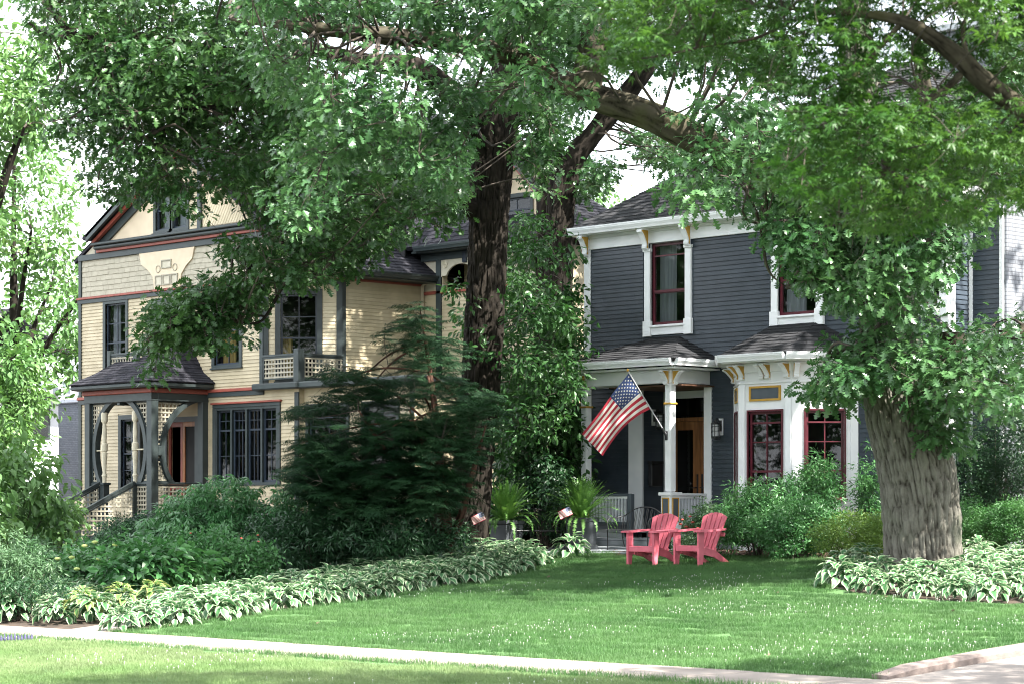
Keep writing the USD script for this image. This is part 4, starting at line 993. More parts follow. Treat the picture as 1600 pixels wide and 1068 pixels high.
window(lh, RW, *dw, cols=2, rows=2, meet=.5, cas=.10)
for s in (1, -1):
    roof(lh, 'dormer_roof', [(-42.2 + s * 1.28, 40.6, 9.42), (-42.2 + s * 1.28, 41.7, 9.42), (-42.2, 42.6, 10.62), (-42.2, 40.6, 10.62)][::s], 'roof_slate', seed=27)
    e = (-42.2 + s * 1.25, 9.44)
    put('bargeboard', MB().prism(sg.Polygon([(e[0], e[1] - .22), (-42.2, 10.38), (-42.2, 10.58), (e[0], e[1])]), .40, .46, RW), 'green_trim', lh)
    put('bargeboard', MB().prism(sg.Polygon([(e[0] - s * .1, e[1] - .32), (-42.2, 10.22), (-42.2, 10.36), (e[0] - s * .1, e[1] - .18)]), .10, .30, RW), 'brick_red_trim', lh)

# ------------------------------------------------------------------ neighbours
nb = thing('white_brick_building', 'white painted brick building at the right edge behind the grey house', 'building')
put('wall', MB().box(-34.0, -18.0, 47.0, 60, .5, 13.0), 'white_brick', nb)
put('coping', MB().bbox(-34.1, -17.9, 46.9, 60.1, 13.0, 13.2, .03), 'pale_grey_paint', nb)
q = W(90, 690, 100.0)
nl = thing('white_brick_garage', 'low white brick garage beyond the left house', 'garage', (q[0], q[1], 0))
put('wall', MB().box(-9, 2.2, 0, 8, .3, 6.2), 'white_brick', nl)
put('parapet', MB().bbox(-9.1, 2.3, -.1, 8.1, 6.2, 6.38, .03), 'pale_grey_paint', nl)
q = W(-95, 690, 93.0)
na = thing('awning_house', 'small pale house with a striped awning at the left edge', 'house', (q[0], q[1], 0))
put('wall', MB().box(-7, .6, 0, 5, .3, 8.0), 'pale_grey_paint', na)
w = put('window', MB().box(.6, .64, 3.0, 4.6, 4.6, 6.4), 'green_trim', na)
put('pane', MB().box(.64, .66, 3.1, 4.5, 4.7, 6.3), 'window_glass', w)
for k in range(10):
    y0, y1 = 2.4 + k * .28, 2.4 + (k + 1) * .28
    put('awning_stripe', MB().add([(.62, y0, 7.2), (.62, y1, 7.2), (1.6, y1, 6.6), (1.6, y0, 6.6), (1.6, y1, 6.38), (1.6, y0, 6.38)], [(0, 3, 2, 1), (3, 5, 4, 2)]), 'white_trim' if k % 2 else 'slate_panel', na)
roof(na, 'roof', [(-7.4, -.4, 8.0), (1.0, -.4, 8.0), (1.0, 2.5, 9.6), (-7.4, 2.5, 9.6)], 'roof_slate', seed=40)
roof(na, 'roof', [(1.0, 5.4, 8.0), (-7.4, 5.4, 8.0), (-7.4, 2.5, 9.6), (1.0, 2.5, 9.6)], 'roof_slate', seed=41)
q = W(98, 600, 108.0)
po = thing('utility_frame', 'pale timber utility pole frame rising behind the white garage', 'utility pole', (q[0], q[1], 0))
for x in (-.7, .9):
    put('pole', MB().tube([(x, 0, .4), (x, 0, 8.4)], [.16, .13], 10), 'pale_grey_paint', po)
for z in (6.9, 8.0):
    put('cross_arm', MB().bbox(-2.0, 2.4, -.1, .1, z, z + .18, .02), 'pale_grey_paint', po)
# ------------------------------------------------------------------ leaves and crowns
def leaf(outline, L=1.0, fold=.25, curl=.25):
    t = np.array([o[0] for o in outline]); w = np.array([o[1] for o in outline])
    x = t - .10 * curl * t ** 2; z = -curl * t ** 2 * .7
    mid = np.c_[x, 0 * t, z]; l = np.c_[x, w, z + fold * w]; r = np.c_[x, -w, z + fold * w]
    n = len(t); F = []
    for i in range(n - 1):
        for a, s in ((n, 1), (2 * n, -1)):
            q = [(i, i + 1, a + i + 1), (i, a + i + 1, a + i)]
            for k in q:
                F.append(k if s == 1 else k[::-1])
    return np.vstack([mid, l, r]) * L, np.array(F), np.r_[0 * t, np.ones(n), np.ones(n)]

OAK = [(0, .01), (.10, .03), (.20, .18), (.29, .06), (.42, .31), (.52, .08), (.66, .40), (.77, .11), (.88, .24), (1.0, .02)]
OVAL = [(0, .02), (.2, .17), (.45, .25), (.75, .15), (1.0, .01)]
NARROW = [(0, .01), (.25, .09), (.55, .12), (1.0, .005)]
PALM = [(0, .01), (.30, .04), (.65, .13), (1.0, .0)]
def maple():
    b = MB()
    for a, s in ((0, 1), (48, .85), (-48, .85), (95, .5), (-95, .5)):
        v, f, _ = leaf(NARROW, s, .15, .35); c, q = math.cos(math.radians(a)), math.sin(math.radians(a))
        b.add(np.c_[v[:, 0] * c - v[:, 1] * q, v[:, 0] * q + v[:, 1] * c, v[:, 2] - .02 * abs(a) / 50], f)
    return b.arr()

def orient(v, d, up, at):
    d = d / np.linalg.norm(d); y = np.cross(up, d); y /= np.linalg.norm(y) + 1e-9; z = np.cross(d, y)
    return v[:, [0]] * d + v[:, [1]] * y + v[:, [2]] * z + at

def cluster(rng, lf, size, R, n, flat=.75, droop=.35, jit=.5):
    """A spray of leaves about the end of a twig."""
    b = MB()
    for _ in range(n):
        d = rng.normal(size=3) * (1, 1, flat); d /= np.linalg.norm(d)
        at = d * R * rng.uniform(.15, 1.0) * (1, 1, .8)
        dr = d + rng.normal(size=3) * .35 + (0, 0, -droop)
        up = np.array([0, 0, 1.0]) + rng.normal(size=3) * jit
        s = size * rng.uniform(.65, 1.15)
        b.add(orient(lf[0] * s, dr, up, at), lf[1])
    return b.arr()

def palm_cluster(rng, size, R, n):
    b = MB(); lf = leaf(PALM, 1, .2, .5)
    for _ in range(n):
        d = rng.normal(size=3) * (1, 1, .6); d /= np.linalg.norm(d); at = d * R * rng.uniform(.2, 1)
        a0 = rng.uniform(0, 6.28)
        for q in range(5):
            a = a0 + q * 1.05; dd = np.array([math.cos(a), math.sin(a), -.45]) + d * .5
            b.add(orient(lf[0] * size * rng.uniform(.8, 1.1), dd, np.array([0, 0, 1.0]) + rng.normal(size=3) * .3, at), lf[1])
    return b.arr()

def needle_spray(rng, L=.40):
    """A flat drooping conifer spray: an axis with side shoots, each a narrow comb of short blades."""
    b = MB(); lf = leaf([(0, .01), (.35, .085), (.7, .07), (1, .004)], 1, .1, .4)
    ax = [(0.0, 0.0, L)]
    for k in range(8):
        s = 1 if k % 2 else -1; x = L * (.08 + .11 * k)
        ax.append((x, s * rng.uniform(.6, 1.0), L * .55 * (1 - x / L) + .07))
    for x0, ang, ln in ax:
        c_, s_ = math.cos(ang), math.sin(ang)
        for t in np.arange(.0, ln, .034):
            p = np.array([x0 + c_ * t, s_ * t, -.4 * (x0 + c_ * t) ** 2 - .15 * t * t + rng.normal(0, .006)])
            for sd in (1, -1):
                a = ang + sd * rng.uniform(.6, 1.1); dd = np.array([math.cos(a), math.sin(a), rng.uniform(-.4, .15)])
                b.add(orient(lf[0] * rng.uniform(.05, .085), dd, np.array([0, 0, 1.0]) + rng.normal(size=3) * .3, p), lf[1])
    return b.arr()

def quat(rng, n, tilt=.35, yaw=None):
    yaw = rng.uniform(0, 2 * np.pi, n) if yaw is None else yaw
    ax = rng.uniform(0, 2 * np.pi, n); th = np.abs(rng.normal(0, tilt, n))
    qy = np.c_[np.cos(yaw / 2), 0 * yaw, 0 * yaw, np.sin(yaw / 2)]
    qt = np.c_[np.cos(th / 2), np.sin(th / 2) * np.cos(ax), np.sin(th / 2) * np.sin(ax), 0 * th]
    w1, x1, y1, z1 = qt.T; w2, x2, y2, z2 = qy.T
    return np.c_[w1 * w2 - x1 * x2 - y1 * y2 - z1 * z2, w1 * x2 + x1 * w2 + y1 * z2 - z1 * y2, w1 * y2 - x1 * z2 + y1 * w2 + z1 * x2, w1 * z2 + x1 * y2 - y1 * x2 + z1 * w2]

def scatter(parent, name, protos, pts, mat, rng, smin=.8, smax=1.2, tilt=.35, pname='leaf_spray', top=None, yaw=None):
    """Many copies of a few sprays: one object that nobody could count."""
    path = number(P(parent) + '/' + name)
    pi = UsdGeom.PointInstancer.Define(stage, path)
    for k, pr in enumerate(protos):
        m = usdkit.mesh(stage, '%s/%s%s' % (path, pname, '' if k == 0 else '_%03d' % k), pr, M[mat])
        pi.CreatePrototypesRel().AddTarget(m.GetPath())
    n = len(pts)
    pi.CreatePositionsAttr(Vt.Vec3fArray.FromNumpy(np.asarray(pts, np.float32)))
    q = quat(rng, n, tilt, yaw)
    pi.CreateOrientationsAttr(Vt.QuathArray([Gf.Quath(*map(float, r)) for r in q]))
    s = rng.uniform(smin, smax, n).astype(np.float32)
    pi.CreateScalesAttr(Vt.Vec3fArray.FromNumpy(np.repeat(s[:, None], 3, 1)))
    pi.CreateProtoIndicesAttr(Vt.IntArray.FromNumpy(rng.integers(0, len(protos), n).astype(np.int32)))
    return tag(pi, kind='stuff') if top is None else tag(pi, *top)

r0 = np.random.default_rng(77)
lo, lv, ln = leaf(OAK, 1, .22, .35), leaf(OVAL, 1, .3, .35), leaf(NARROW, 1, .2, .3)
mp = maple()
PROTO = {
    'oak': [cluster(r0, lo, .175, .36, 18, .42, .3, .36) for _ in range(6)],
    'maple': [cluster(r0, mp, .075, .15, 14, .45, .25, .3) for _ in range(5)],
    'oval': [cluster(r0, lv, .13, .28, 16, .7) for _ in range(4)],
    'small': [cluster(r0, lv, .062, .16, 24, .9, .1, .7) for _ in range(4)],
    'tiny': [cluster(r0, lv, .036, .11, 30, .9, -.1, .8) for _ in range(4)],
    'narrow': [cluster(r0, ln, .10, .17, 20, .8, .1, .6) for _ in range(4)],
    'broad': [cluster(r0, lv, .22, .30, 9, .6, .6, .3) for _ in range(4)],
    'far': [cluster(r0, lv, .20, .55, 26, .8) for _ in range(4)],
    'palm': [palm_cluster(r0, .17, .25, 6) for _ in range(4)],
    'needle': [needle_spray(r0) for _ in range(3)],
}

def in_poly(rng, poly, n):
    """n random places inside a polygon."""
    g = sg.Polygon(poly).buffer(0); x0, y0, x1, y1 = g.bounds; out = np.zeros((0, 2)); shapely.prepare(g)
    while len(out) < n:
        p = rng.uniform((x0, y0), (x1, y1), (4 * n, 2)); out = np.vstack([out, p[shapely.contains_xy(g, p[:, 0], p[:, 1])]])
    return out[:n]

def region(rng, poly, d0, d1, n, clump=.9, thr=.40, seed=0, flat=1.0):
    """Places through the part of a crown seen over a patch of the view, d0 to d1 metres away, gathered in clumps with gaps between."""
    out = np.zeros((0, 3))
    for _ in range(8):
        p = in_poly(rng, poly, n); d = rng.uniform(d0, d1, n); w = W(p[:, 0], p[:, 1], d)
        w = w[meshkit.fbm(w * (clump, clump, clump * flat), 3, seed) > thr]
        out = np.vstack([out, w])
        if len(out) >= n: break
    return out[:n]

def blob(rng, c, r, n, clump=.6, thr=.42, seed=0, above=False):
    """Places in an ellipsoid crown, denser towards its surface; above keeps only what is higher than the photograph's top edge."""
    out = np.zeros((0, 3))
    for _ in range(10):
        d = rng.normal(size=(n, 3)); d /= np.linalg.norm(d, axis=1, keepdims=True)
        w = np.asarray(c) + d * np.asarray(r) * rng.uniform(.25, 1, (n, 1)) ** .45
        w = w[meshkit.fbm(w * clump, 3, seed) > thr]
        if above:
            dd = w[:, :2] @ VIEW; w = w[(w[:, 2] - ZC) * FPX / dd > HOR + 25]
        out = np.vstack([out, w])
        if len(out) >= n: break
    return out[:n]

def in_sight(pts, path, width, dmax, keep, rng):
    """Thins the sprays that would hide a limb which the tree shows."""
    d = pts[:, :2] @ VIEW; u = np.c_[800 + FPX * (pts[:, :2] @ RIGHT) / d, HOR - FPX * (pts[:, 2] - ZC) / d]
    p = catmull([(q[0], q[1], 0) for q in path], 80)[:, :2]
    near = np.linalg.norm(u[:, None] - p[None], axis=2).min(1) < width
    return pts[~(near & (d < dmax) & (rng.uniform(size=len(pts)) > keep))]

def px_path(pts):
    a = np.array(pts, float)
    return W(a[:, 0], a[:, 1], a[:, 2])

def twigs(parent, base, limbs, pts, rng, nh, mat, r=(.030, .009), reach=2.6):
    """Side branches from the limbs to hubs among the leaves, and thin twigs from the hubs to the sprays: joined, past counting."""
    L = np.vstack([catmull(l, 60) for l in limbs]); b = MB()
    hubs = pts[rng.choice(len(pts), min(nh, len(pts)), replace=False)]
    own = [[] for _ in hubs]
    for i in range(0, len(pts)):
        d = np.linalg.norm(hubs - pts[i], axis=1); k = int(d.argmin())
        if .15 < d[k] < 1.6 and len(own[k]) < 7:
            own[k].append(i)
    for k, h in enumerate(hubs):
        d = np.linalg.norm(L - h, axis=1) + .4 * np.maximum(0, L[:, 2] - h[2]); s = L[int(d.argmin())]
        if np.linalg.norm(s - h) < reach * 2.2:
            m = (s + h) / 2 + rng.normal(size=3) * .12 * np.linalg.norm(s - h) + (0, 0, .08)
            p = catmull([s, m, h], 7); b.tube(p, np.linspace(r[0] * rng.uniform(.7, 1.2), r[1], 7), 5, False)
        for i in own[k]:
            m = (h + pts[i]) / 2 + rng.normal(size=3) * .06
            b.tube(catmull([h, m, pts[i]], 4), np.linspace(r[1], r[1] * .35, 4), 3, False)
    if b.n:
        v, f = b.arr(); put('twigs', (v - base, f), mat, parent, True, kind='stuff')

def shifted(m, base):
    return m[0] - base, m[1]

def tree(name, label, limbs, crowns, bark, group=None, nh=120, seed=1, tr=(.030, .009), detail=1.0):
    """limbs: (part name, photo path (px, py, d), radii, relief); the first starts at the trunk's foot. crowns: (places, sprays, material, smin, smax, tilt)."""
    rng = np.random.default_rng(seed)
    paths = [px_path(l[1]) if np.ndim(l[1]) == 2 and l[4:] == () else np.array(l[1], float) for l in limbs]
    base = paths[0][0]
    t = thing(name, label, 'tree', base, group=group)
    for l, p in zip(limbs, paths):
        sd, n, amp, fq = l[3]
        m = put(l[0], shifted(bark_tube(p, l[2], int(sd * detail), int(n * detail), amp, fq, seed + len(p)), base), bark if l[0] == 'trunk' or bark != 'oak_bark' else 'mossy_bark', t, True)
        UsdGeom.PrimvarsAPI(m).CreatePrimvar('groove', Sdf.ValueTypeNames.FloatArray, 'vertex').Set(Vt.FloatArray.FromNumpy(GROOVE[0].astype(np.float32)))
    allp = []
    for k, (pts, proto, mat, a, b, tilt) in enumerate(crowns):
        scatter(t, 'crown', PROTO[proto], pts - base, mat, rng, a, b, tilt)
        allp.append(pts)
    if allp and nh:
        near = np.vstack([p for p in allp])
        vis = near[(near[:, 2] - ZC) * FPX / (near[:, :2] @ VIEW) < HOR + 120]
        if len(vis):
            twigs(t, base, paths, vis, rng, nh, 'twig_bark', tr)
    return t

# ---- the big oak on the right, its limb reaching over the lawn to the left
rg = np.random.default_rng(101)
B1 = (120, 170, .05, 12.0); B2 = (40, 90, .035, 9.0); B3 = (16, 50, .015, 12.0)
oakA = [(1060, 262), (1085, 205), (1150, 165), (1230, 130), (1330, 200), (1600, 60), (1640, 300), (1600, 310), (1540, 340), (1490, 395), (1455, 445), (1470, 530), (1530, 505), (1620, 480), (1620, 630), (1560, 640), (1500, 625), (1475, 650), (1430, 600), (1390, 580), (1350, 545), (1335, 580), (1305, 620), (1275, 615), (1270, 600), (1310, 550), (1320, 480), (1270, 440), (1235, 425), (1215, 380), (1195, 340), (1135, 315), (1085, 322), (1050, 300)]
oakTop = [(380, -60), (1100, -60), (1250, 60), (1180, 165), (1075, 190), (1040, 165), (990, 135), (930, 170), (900, 190), (850, 130), (800, 165), (760, 150), (735, 195), (745, 300), (700, 300), (640, 260), (560, 240), (520, 330), (470, 380), (430, 300), (470, 190), (400, 130)]
oakpts = np.vstack([region(rg, oakA, 35.2, 40.5, 1050, .95, .52, 3, 1.5), region(rg, [(1180, 200), (1420, 200), (1480, 420), (1330, 470), (1230, 420)], 35, 37, 160, 1.0, .40, 3),
                    region(rg, [(1268, 620), (1340, 560), (1345, 500), (1390, 520), (1400, 580), (1310, 620)], 36, 38, 70, 1.0, .3, 5),
                    region(rg, [(1440, 610), (1500, 640), (1500, 695), (1470, 700), (1440, 660)], 36.9, 37.4, 26, 1, .0, 5)])
toppts = region(rg, oakTop, 35.5, 40.5, 1100, .85, .52, 9, 1.5)
L1 = [(1100, 225), (1050, 198), (980, 168), (905, 142)]
T3 = [(1000, 120), (958, 172), (935, 200), (905, 235)]
toppts = in_sight(toppts, T3, 30, 60, .1, rg)
oakpts = in_sight(oakpts, L1, 38, 38.5, .38, rg); toppts = in_sight(in_sight(toppts, L1, 38, 38.5, .38, rg), [(600, 55), (560, 60), (500, 50)], 30, 38.4, .2, rg)
toppts = in_sight(toppts, [(770, 220), (764, 300), (760, 420)], 45, 48, .1, rg); toppts = in_sight(toppts, [(925, 80), (932, 10)], 34, 39, .25, rg)
hi = np.vstack([blob(rg, (-22, 31.5, 15.5), (10, 8, 6.5), 400, .45, .49, 4, True)])
tree('oak_tree', 'massive furrowed grey oak rising from the hosta ring on the right lawn', [
    ('trunk', [(1446, 925, 38), (1441, 850, 38), (1433, 750, 38), (1412, 650, 38), (1394, 560, 38.1), (1386, 480, 38.2), (1372, 380, 38.3), (1350, 250, 38.5), (1340, 100, 38.7), (1320, -150, 39), (1300, -500, 39)], [.615, .595, .60, .57, .50, .43, .37, .33, .28, .2, .1], (320, 480, .042, 17.0)),
    ('limb', [(1386, 500, 38.1), (1340, 415, 38), (1290, 350, 37.9), (1210, 290, 38), (1120, 235, 38.2), (1050, 198, 38.4), (980, 168, 38.6), (905, 142, 38.8), (800, 88, 38.6), (690, 64, 38.4), (590, 55, 38.2), (470, 42, 38.6), (360, 30, 39)], [.34, .30, .27, .25, .24, .23, .22, .20, .16, .15, .14, .09, .03], (64, 320, .045, 9)),
    ('limb', [(912, 146, 38.8), (925, 80, 38.9), (938, 0, 39), (945, -120, 39), (950, -350, 39)], [.26, .23, .22, .17, .08], B2),
    ('limb', [(1400, 610, 38), (1468, 575, 37.9), (1540, 545, 37.9), (1640, 492, 38)], [.17, .13, .10, .07], B2),
    ('limb', [(1440, 590, 38), (1485, 560, 37.7), (1487, 520, 37.7)], [.26, .22, .19], B2),
    ('limb', [(1380, 470, 38.2), (1310, 400, 37.6), (1240, 370, 37.2), (1200, 380, 37)], [.12, .09, .06, .03], B3),
    ('limb', [(1400, 620, 37.7), (1370, 560, 37.4), (1330, 545, 37.2), (1290, 560, 37)], [.10, .09, .07, .03], B3),
    ('limb', [(1372, 380, 38.3), (1440, 300, 38), (1450, 180, 38), (1430, 60, 38)], [.2, .16, .12, .08], B2),
    ('limb', [(1200, 290, 37.9), (1190, 350, 37.2), (1200, 420, 37), (1230, 450, 37)], [.05, .035, .02, .01], B3)],
    [(oakpts, 'oak', 'oak_leaf', .8, 1.2, .4), (toppts, 'oak', 'oak_leaf', .75, 1.15, .4), (hi, 'oak', 'oak_leaf', 1.5, 2.2, .4)], 'oak_bark', nh=230, seed=201)

# ---- the dark oak between the houses
rg = np.random.default_rng(102)
mid = [(40, -60), (400, -60), (460, 120), (470, 200), (540, 260), (620, 280), (725, 300), (722, 335), (690, 365), (650, 330), (615, 400), (560, 420), (500, 440), (455, 450), (420, 440), (395, 520), (375, 540), (355, 500), (325, 552), (290, 525), (258, 548), (238, 602), (222, 570), (232, 490), (300, 455), (345, 420), (365, 350), (380, 285), (345, 300), (318, 340), (300, 300), (270, 330), (240, 372), (215, 350), (200, 300), (165, 318), (140, 290), (120, 240), (80, 200), (60, 160), (100, 110), (60, 70)]
midpts = np.vstack([region(rg, mid, 41.0, 46.5, 1400, .8, .50, 21, 1.5), region(rg, [(150, 60), (480, 40), (500, 200), (420, 300), (250, 330), (180, 260)], 40.5, 44, 300, .9, .48, 21),
                    region(rg, [(240, 560), (225, 500), (300, 455), (395, 455), (390, 510), (350, 495), (325, 545), (285, 520)], 41.5, 43, 110, 1, .25, 21)])
right = region(rg, [(735, 120), (850, 120), (880, 200), (860, 330), (800, 240), (760, 200), (700, 220)], 44, 49, 220, .9, .42, 22)
rear = region(rg, [(480, 180), (735, 200), (735, 330), (640, 330), (560, 400), (470, 420)], 43.5, 47, 330, .9, .49, 23)
T2 = [(884, 262), (876, 330), (872, 450), (869, 600)]; T3 = [(1000, 120), (958, 172), (935, 200), (905, 235), (884, 268)]
right = in_sight(in_sight(right, T2, 30, 55, .15, rg), T3, 30, 55, .1, rg)
T1 = [(775, 205), (767, 270), (763, 350), (758, 480), (751, 600)]
gab = sg.Polygon([(150, 392), (212, 312), (262, 296), (300, 300), (352, 296), (425, 352), (300, 375)])
def thin_over(pts, poly, keep, rng):
    d_ = pts[:, :2] @ VIEW
    return pts[~(shapely.contains_xy(poly, 800 + FPX * (pts[:, :2] @ RIGHT) / d_, HOR - FPX * (pts[:, 2] - ZC) / d_) & (rng.uniform(size=len(pts)) > keep))]
midpts = thin_over(midpts, gab, .22, rg)
midpts, rear, right = (in_sight(q, T1, 50, 48, .06, rg) for q in (midpts, rear, right))
hi2 = np.vstack([blob(rg, (-35, 37, 16.5), (8.5, 8, 6), 700, .45, .47, 6, True)])
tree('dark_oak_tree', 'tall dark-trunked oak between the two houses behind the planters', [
    ('trunk', [(722, 890, 48), (731, 800, 48), (742, 700, 48), (751, 600, 48), (758, 480, 48), (763, 350, 48), (767, 270, 48), (772, 215, 48), (790, 120, 48), (800, -60, 48), (800, -400, 48)], [.50, .42, .385, .375, .375, .385, .41, .42, .30, .22, .1], (230, 420, .05, 17)),
    ('limb', [(765, 245, 48), (745, 205, 47.6), (735, 180, 47), (660, 110, 46), (560, 95, 45), (470, 75, 44), (380, 85, 43.5), (250, 60, 43)], [.34, .30, .24, .19, .16, .13, .11, .05], (48, 160, .035, 9)),
    ('limb', [(780, 205, 48), (815, 178, 48), (838, 155, 48), (842, 120, 48), (850, 60, 48)], [.22, .15, .13, .11, .07], B2),
    ('limb', [(752, 330, 48), (715, 318, 47.6), (690, 312, 47), (650, 330, 46.4), (600, 350, 45.6), (560, 372, 45), (510, 412, 44.4), (470, 430, 44)], [.23, .16, .13, .115, .10, .085, .06, .03], (40, 120, .03, 9)),
    ('limb', [(470, 75, 44), (430, 110, 43.2), (395, 130, 43), (360, 140, 42.8), (335, 165, 42.6), (300, 172, 42.4), (270, 168, 42.2)], [.12, .09, .075, .065, .055, .04, .02], B3),
    ('limb', [(250, 62, 43), (188, 82, 42.6), (155, 122, 42.4), (155, 152, 42.2), (172, 180, 42), (230, 215, 42)], [.07, .05, .045, .04, .03, .012], B3),
    ('limb', [(250, 60, 43), (170, 55, 42.8), (132, 62, 42.6), (108, 48, 42.6), (88, 25, 42.6), (66, -10, 42.6)], [.07, .085, .085, .08, .07, .05], B3),
    ('limb', [(125, 60, 42.6), (90, 58, 42.6), (65, 52, 42.6), (45, 36, 42.6)], [.055, .05, .04, .015], B3),
    ('limb', [(560, 372, 45), (470, 400, 43.6), (440, 450, 43), (410, 500, 42.6), (375, 505, 42.4)], [.05, .04, .032, .024, .012], B3),
    ('limb', [(510, 412, 44.4), (440, 380, 43.5), (380, 430, 43), (330, 480, 42.6), (280, 500, 42.4)], [.045, .035, .03, .022, .01], B3)],
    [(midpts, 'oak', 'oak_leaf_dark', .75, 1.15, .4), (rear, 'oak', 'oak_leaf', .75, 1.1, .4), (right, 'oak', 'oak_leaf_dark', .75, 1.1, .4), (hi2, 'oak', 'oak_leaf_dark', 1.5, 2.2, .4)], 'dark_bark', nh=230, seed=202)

# ---- the forked tree behind it
rg = np.random.default_rng(103)
fk = np.vstack([region(rg, [(905, 240), (960, 255), (955, 290), (915, 300), (905, 330), (890, 300)], 54, 57, 60, 1, .2, 31), region(rg, [(975, 205), (1080, 215), (1085, 255), (1030, 275), (1000, 240)], 54, 58, 70, 1, .3, 31),
                region(rg, [(800, 130), (1000, -50), (1000, 120), (930, 160), (900, 220), (850, 200)], 53, 58, 160, 1, .40, 31), blob(rg, (-38, 43, 16), (6, 6, 4.5), 400, .45, .45, 7, True)])
T2 = [(884, 262), (876, 330), (872, 450)]; T3 = [(1000, 120), (958, 172), (935, 200), (905, 235), (884, 268)]
fk = in_sight(in_sight(fk, T2, 30, 55.2, .1, rg), T3, 30, 55.2, .05, rg)
tree('forked_tree', 'tree with a forked dark trunk right behind the dark oak', [
    ('trunk', [(862, 900, 55), (868, 650, 55), (872, 450, 55), (876, 330, 55), (884, 262, 55)], [.40, .33, .31, .31, .34], (140, 240, .04, 16)),
    ('limb', [(884, 270, 55), (905, 235, 55), (935, 200, 55), (958, 172, 55), (1000, 120, 55), (1050, 40, 55), (1080, -120, 55)], [.25, .24, .23, .24, .2, .15, .08], B2),
    ('limb', [(880, 268, 55), (862, 225, 55), (850, 190, 55), (842, 120, 55), (838, -50, 55)], [.25, .20, .18, .16, .1], B2),
    ('limb', [(850, 640, 57), (851, 420, 57), (853, 250, 57), (852, 120, 57), (855, -100, 57)], [.24, .22, .22, .2, .1], B2)],
    [(fk, 'oak', 'oak_leaf', .8, 1.2, .4)], 'dark_bark', nh=50, seed=203)

# ---- the near maple at the top right
rg = np.random.default_rng(104)
mpoly = [(935, -60), (1700, -60), (1700, 300), (1600, 325), (1540, 345), (1470, 340), (1400, 365), (1330, 360), (1290, 330), (1235, 300), (1195, 290), (1215, 250), (1245, 200), (1235, 150), (1180, 125), (1100, 110), (1050, 80), (1000, 75), (950, 50)]
mpts = np.vstack([region(rg, mpoly, 15.8, 18.4, 1200, 2.0, .46, 41, 2.0), region(rg, [(905, 85), (1000, 70), (990, 100), (930, 105)], 16.6, 17, 12, 2, .1, 41)])
mpts = in_sight(mpts, [(1640, 180), (1585, 162), (1535, 125), (1500, 92), (1440, 48), (1390, 28)], 42, 17.3, .08, rg)
mhi = np.vstack([blob(rg, (-10.5, 15.0, 8.3), (3.2, 3.0, 2.6), 1500, .8, .42, 8, True), blob(rg, (-7.5, 19.0, 8.0), (3.5, 3.5, 3.0), 1100, .8, .42, 8, True)])
mhi = mhi[(mhi[:, 2] > 1)]
tree('maple_tree', 'near maple whose light green branches hang into the upper right corner', [
    ('trunk', [(2080, 1080, 17), (2060, 800, 17), (2010, 500, 17), (1930, 260, 17), (1900, -50, 17), (1890, -500, 17)], [.22, .19, .17, .15, .11, .05], (40, 80, .015, 20)),
    ('limb', [(1930, 270, 17), (1780, 215, 17), (1640, 180, 17), (1585, 162, 17), (1535, 125, 17), (1500, 92, 17), (1440, 48, 17), (1390, 28, 17.1), (1300, 18, 17.2), (1180, 10, 17.2)], [.11, .09, .078, .074, .070, .066, .05, .035, .022, .008], (40, 160, .008, 22)),
    ('limb', [(1500, 118, 17), (1470, 145, 16.9), (1425, 165, 16.8), (1350, 185, 16.7), (1270, 205, 16.6)], [.028, .022, .018, .013, .005], (12, 40, .004, 22)),
    ('limb', [(1450, 155, 16.9), (1420, 200, 16.7), (1395, 235, 16.6), (1385, 265, 16.6)], [.018, .014, .010, .004], (12, 40, .003, 22)),
    ('limb', [(1410, 35, 17.1), (1370, 80, 16.9), (1340, 115, 16.8), (1290, 140, 16.7)], [.022, .016, .012, .005], (12, 40, .003, 22)),
    ('limb', [(1510, 90, 17), (1505, 45, 17), (1520, -10, 17)], [.022, .016, .01], (12, 40, .003, 22)),
    ('limb', [(1330, 20, 17.2), (1260, 25, 17), (1180, 60, 16.9), (1090, 75, 16.8)], [.018, .014, .010, .004], (12, 40, .003, 22))],
    [(mpts, 'maple', 'maple_leaf', .85, 1.2, .3), (mhi, 'maple', 'maple_leaf', 1.5, 2.2, .3)], 'oak_bark', nh=120, seed=204, tr=(.010, .003))

# ---- trees of the background
def far_tree(label, px, ytop, d, wpx, n, mat, seed, cl=.35, trunk=True, low=None, group=None, proto='far', sc=(1.0, 1.6), thr=.43):
    rg = np.random.default_rng(seed)
    k = FPX / d; p = W(px, 800, d); gz = float(ground(p[0], p[1])); ztop = ZC + (HOR - ytop) / k
    zl = gz + (.25 * (ztop - gz) if low is None else low); R = wpx / k / 2
    c = (p[0], p[1], (ztop + zl) / 2)
    pts = blob(rg, c, (R, R, (ztop - zl) / 2), n, cl, thr, seed)
    tp = np.array([(p[0], p[1], gz - .2), (p[0] + .2, p[1], gz + (ztop - gz) * .3), (p[0] - .1, p[1] + .1, gz + (ztop - gz) * .6), (p[0] + .1, p[1], ztop - .5)])
    limbs = [('trunk', tp, [.02 * (ztop - gz) + .08, .015 * (ztop - gz) + .05, .12, .04], (20, 50, .02, 6), 'w')]
    for q in range(5):
        a = q * 1.3 + seed; f = tp[1] * (1 - q * .1) + tp[2] * q * .1
        limbs.append(('limb', np.array([f, f + (math.cos(a) * R * .35, math.sin(a) * R * .35, (ztop - gz) * .15), f + (math.cos(a) * R * .75, math.sin(a) * R * .75, (ztop - gz) * .27)]), [.12, .09, .04], (10, 24, .01, 6), 'w'))
    return tree('background_tree', label, limbs, [(pts, proto, mat, *sc, .4)], 'dark_bark', group, nh=40, seed=seed)

